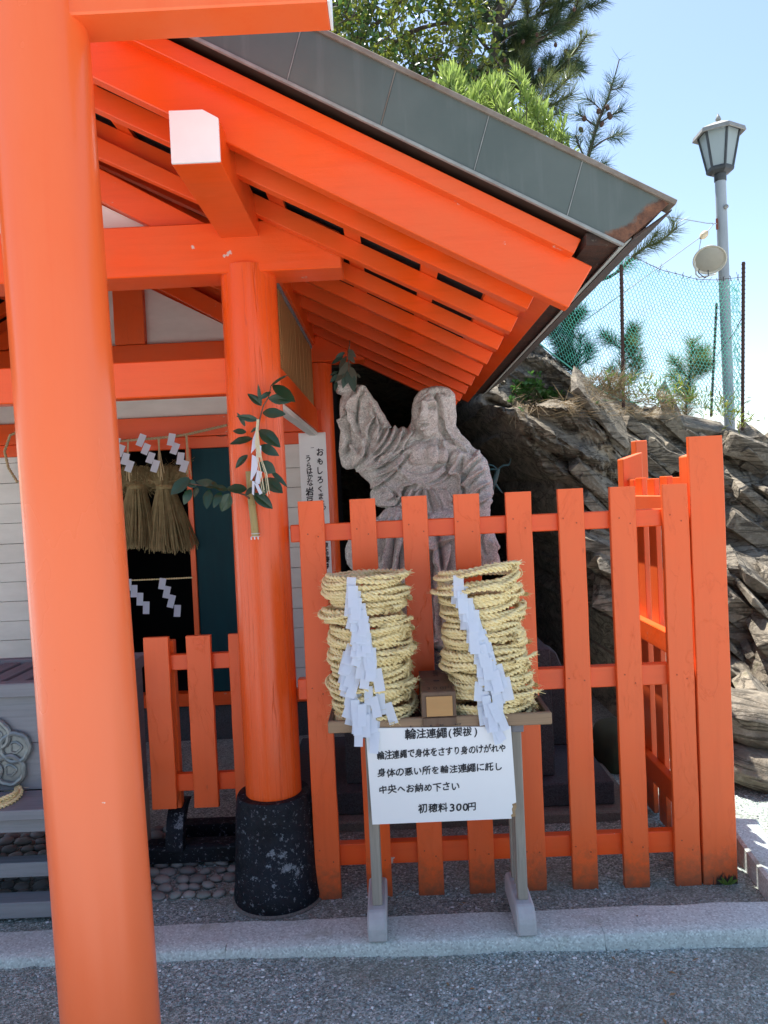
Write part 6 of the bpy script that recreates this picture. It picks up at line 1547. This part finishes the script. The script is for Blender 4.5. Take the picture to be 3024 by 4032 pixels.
# ------------------------------------------------------------------ green net on rusty stakes
net = thing('net_fence', Vector(A3(1345, 866, 5.75)), 'sagging green hexagonal net strung between rusty stakes along the rock crest', 'net fence')
RUST = flat('rusty_steel', (.085, .042, .030), (.05, .028, .022), .85, 30, .4)
def rebar(pts, r, name='stake'):
    q = MB(); P = [Vector(p) for p in pts]; q.tube(P, r, 8)
    n = int((P[-1] - P[0]).length / .03)
    for i in range(n):
        c_ = P[0].lerp(P[-1], (i + .5) / n); q.tube([c_ + Vector((0, 0, -.004)), c_ + Vector((0, 0, .004))], r * 1.22, 8)
    q.build(name, RUST, net)
rebar([A3(1347, 880, 5.72), A3(1342, 572, 5.72)], .0125); rebar([A3(1604, 930, 5.60), A3(1606, 566, 5.60)], .0115); rebar([A3(1536, 900, 6.0), A3(1548, 655, 6.0)], .009)
top = np.array([(1100, 455), (1200, 500), (1290, 530), (1370, 558), (1430, 585), (1500, 604), (1545, 606), (1601, 600)], float); bot = np.array([(1100, 690), (1165, 744), (1240, 800), (1300, 842), (1345, 866), (1420, 874), (1540, 893), (1601, 908)], float)
def netpt(uv):
    x = 1100 + 501 * uv[:, 0]; yt = np.interp(x, top[:, 0], top[:, 1]); yb = np.interp(x, bot[:, 0], bot[:, 1]); sy = yt + (yb - yt) * uv[:, 1]
    N = np.column_stack([uv[:, 0] * 6, uv[:, 1] * 4, 0 * uv[:, 0]]); wv = vnoise(N, 1.0, 31, 3)
    Y = 5.75 + .10 * wv - .12 * uv[:, 0] + .15 * np.sin(uv[:, 1] * 3.1); x = x + 9 * vnoise(N, 1.0, 35, 3); sy = sy + 7 * vnoise(N, 1.3, 37, 3) * np.sin(np.clip(uv[:, 1], 0, 1) * 3.14)
    d = np.stack([np.array(ray(a, b)) for a, b in zip(x, sy)]); return np.array(EYE) + d * (Y / d[:, 1])[:, None]
nxh, nyh = 66, 40
def hexv(i, j, k):            # two vertices per cell of the honeycomb
    return ((i + .5 * (j % 2)) / nxh, (j + (0 if k == 0 else .333)) / nyh)
idx = {}; uv = []; E = []
def vid(i, j, k):
    key = (i, j, k)
    if key not in idx: idx[key] = len(uv); uv.append(hexv(i, j, k))
    return idx[key]
for j in range(nyh):
    for i in range(nxh):
        a, b = vid(i, j, 0), vid(i, j, 1); E.append((a, b))
        if j + 1 < nyh:
            if j % 2: E += [(b, vid(i, j + 1, 0)), (b, vid(i + 1, j + 1, 0))]
            else: E += [(b, vid(i, j + 1, 0))] + ([(b, vid(i - 1, j + 1, 0))] if i > 0 else [])
uv = np.array(uv); ok = uv[:, 0] <= 1.0; NP = netpt(uv); E = np.array([e for e in E if ok[e[0]] and ok[e[1]]])
a, b = NP[E[:, 0]], NP[E[:, 1]]; d = b - a; d /= np.linalg.norm(d, axis=1)[:, None]; p1 = np.cross(d, [0, 1, .01]); p1 /= np.linalg.norm(p1, axis=1)[:, None]; p2 = np.cross(d, p1); r_ = .0021
ring = [p1 * r_, (-.5 * p1 + .866 * p2) * r_, (-.5 * p1 - .866 * p2) * r_]
V = np.stack([a + q for q in ring] + [b + q for q in ring], 1).reshape(-1, 3); F = (np.array([(0, 1, 4, 3), (1, 2, 5, 4), (2, 0, 3, 5)])[None] + (np.arange(len(E)) * 6)[:, None, None]).reshape(-1, 4)
NETM = leaf_mat('green_net', (.20, .62, .52), (.28, .70, .62), .5, .55)
o = link('netting', fast_mesh('netting', V, F, NETM), net); o['kind'] = 'stuff'
lo = netpt(np.array([(t, 1.0) for t in np.linspace(.05, 1, 40)])); MB().tube([Vector(p) for p in lo[:22]], .006, 5).build('hem_rope', NETM, net)
# folded return of the net on the last stake
g = np.random.default_rng(2); uv2 = [(i, j) for i in range(9) for j in range(44)]; bw = MB()
tp = netpt(np.array([(t, -.004) for t in np.linspace(.1, 1, 60)])); bw.tube([Vector(p) for p in tp], .0022, 5)
for p in tp[::2]:
    for s2 in (-1, 1): d = Vector((g.normal(0, .012), g.normal(0, .01), g.normal(0, .02))); bw.tube([Vector(p) - d, Vector(p) + d], .0016, 4)
rt = [A3(1601, 690, 5.62), A3(1585, 720, 5.8), A3(1565, 745, 5.95), A3(1548, 770, 6.0)]; bw.tube([Vector(p) for p in spl3(rt)], .003, 5)
bw.build('barbed_wire', RUST, net)['kind'] = 'stuff'
sq = MB()
for k in range(150):
    f = g.uniform(0, 1); x = 1601 - 22 * g.uniform(0, 1) * (1 - .4 * f); y = 612 + 296 * f; p = Vector(A3(x, y, 5.66 + g.uniform(0, .25))); d = Vector((g.normal(0, .014), g.normal(0, .01), g.normal(0, .026))); sq.tube([p - d, p + d], .0018, 3, False)
sq.build('bunched_netting', NETM, net)['kind'] = 'stuff'
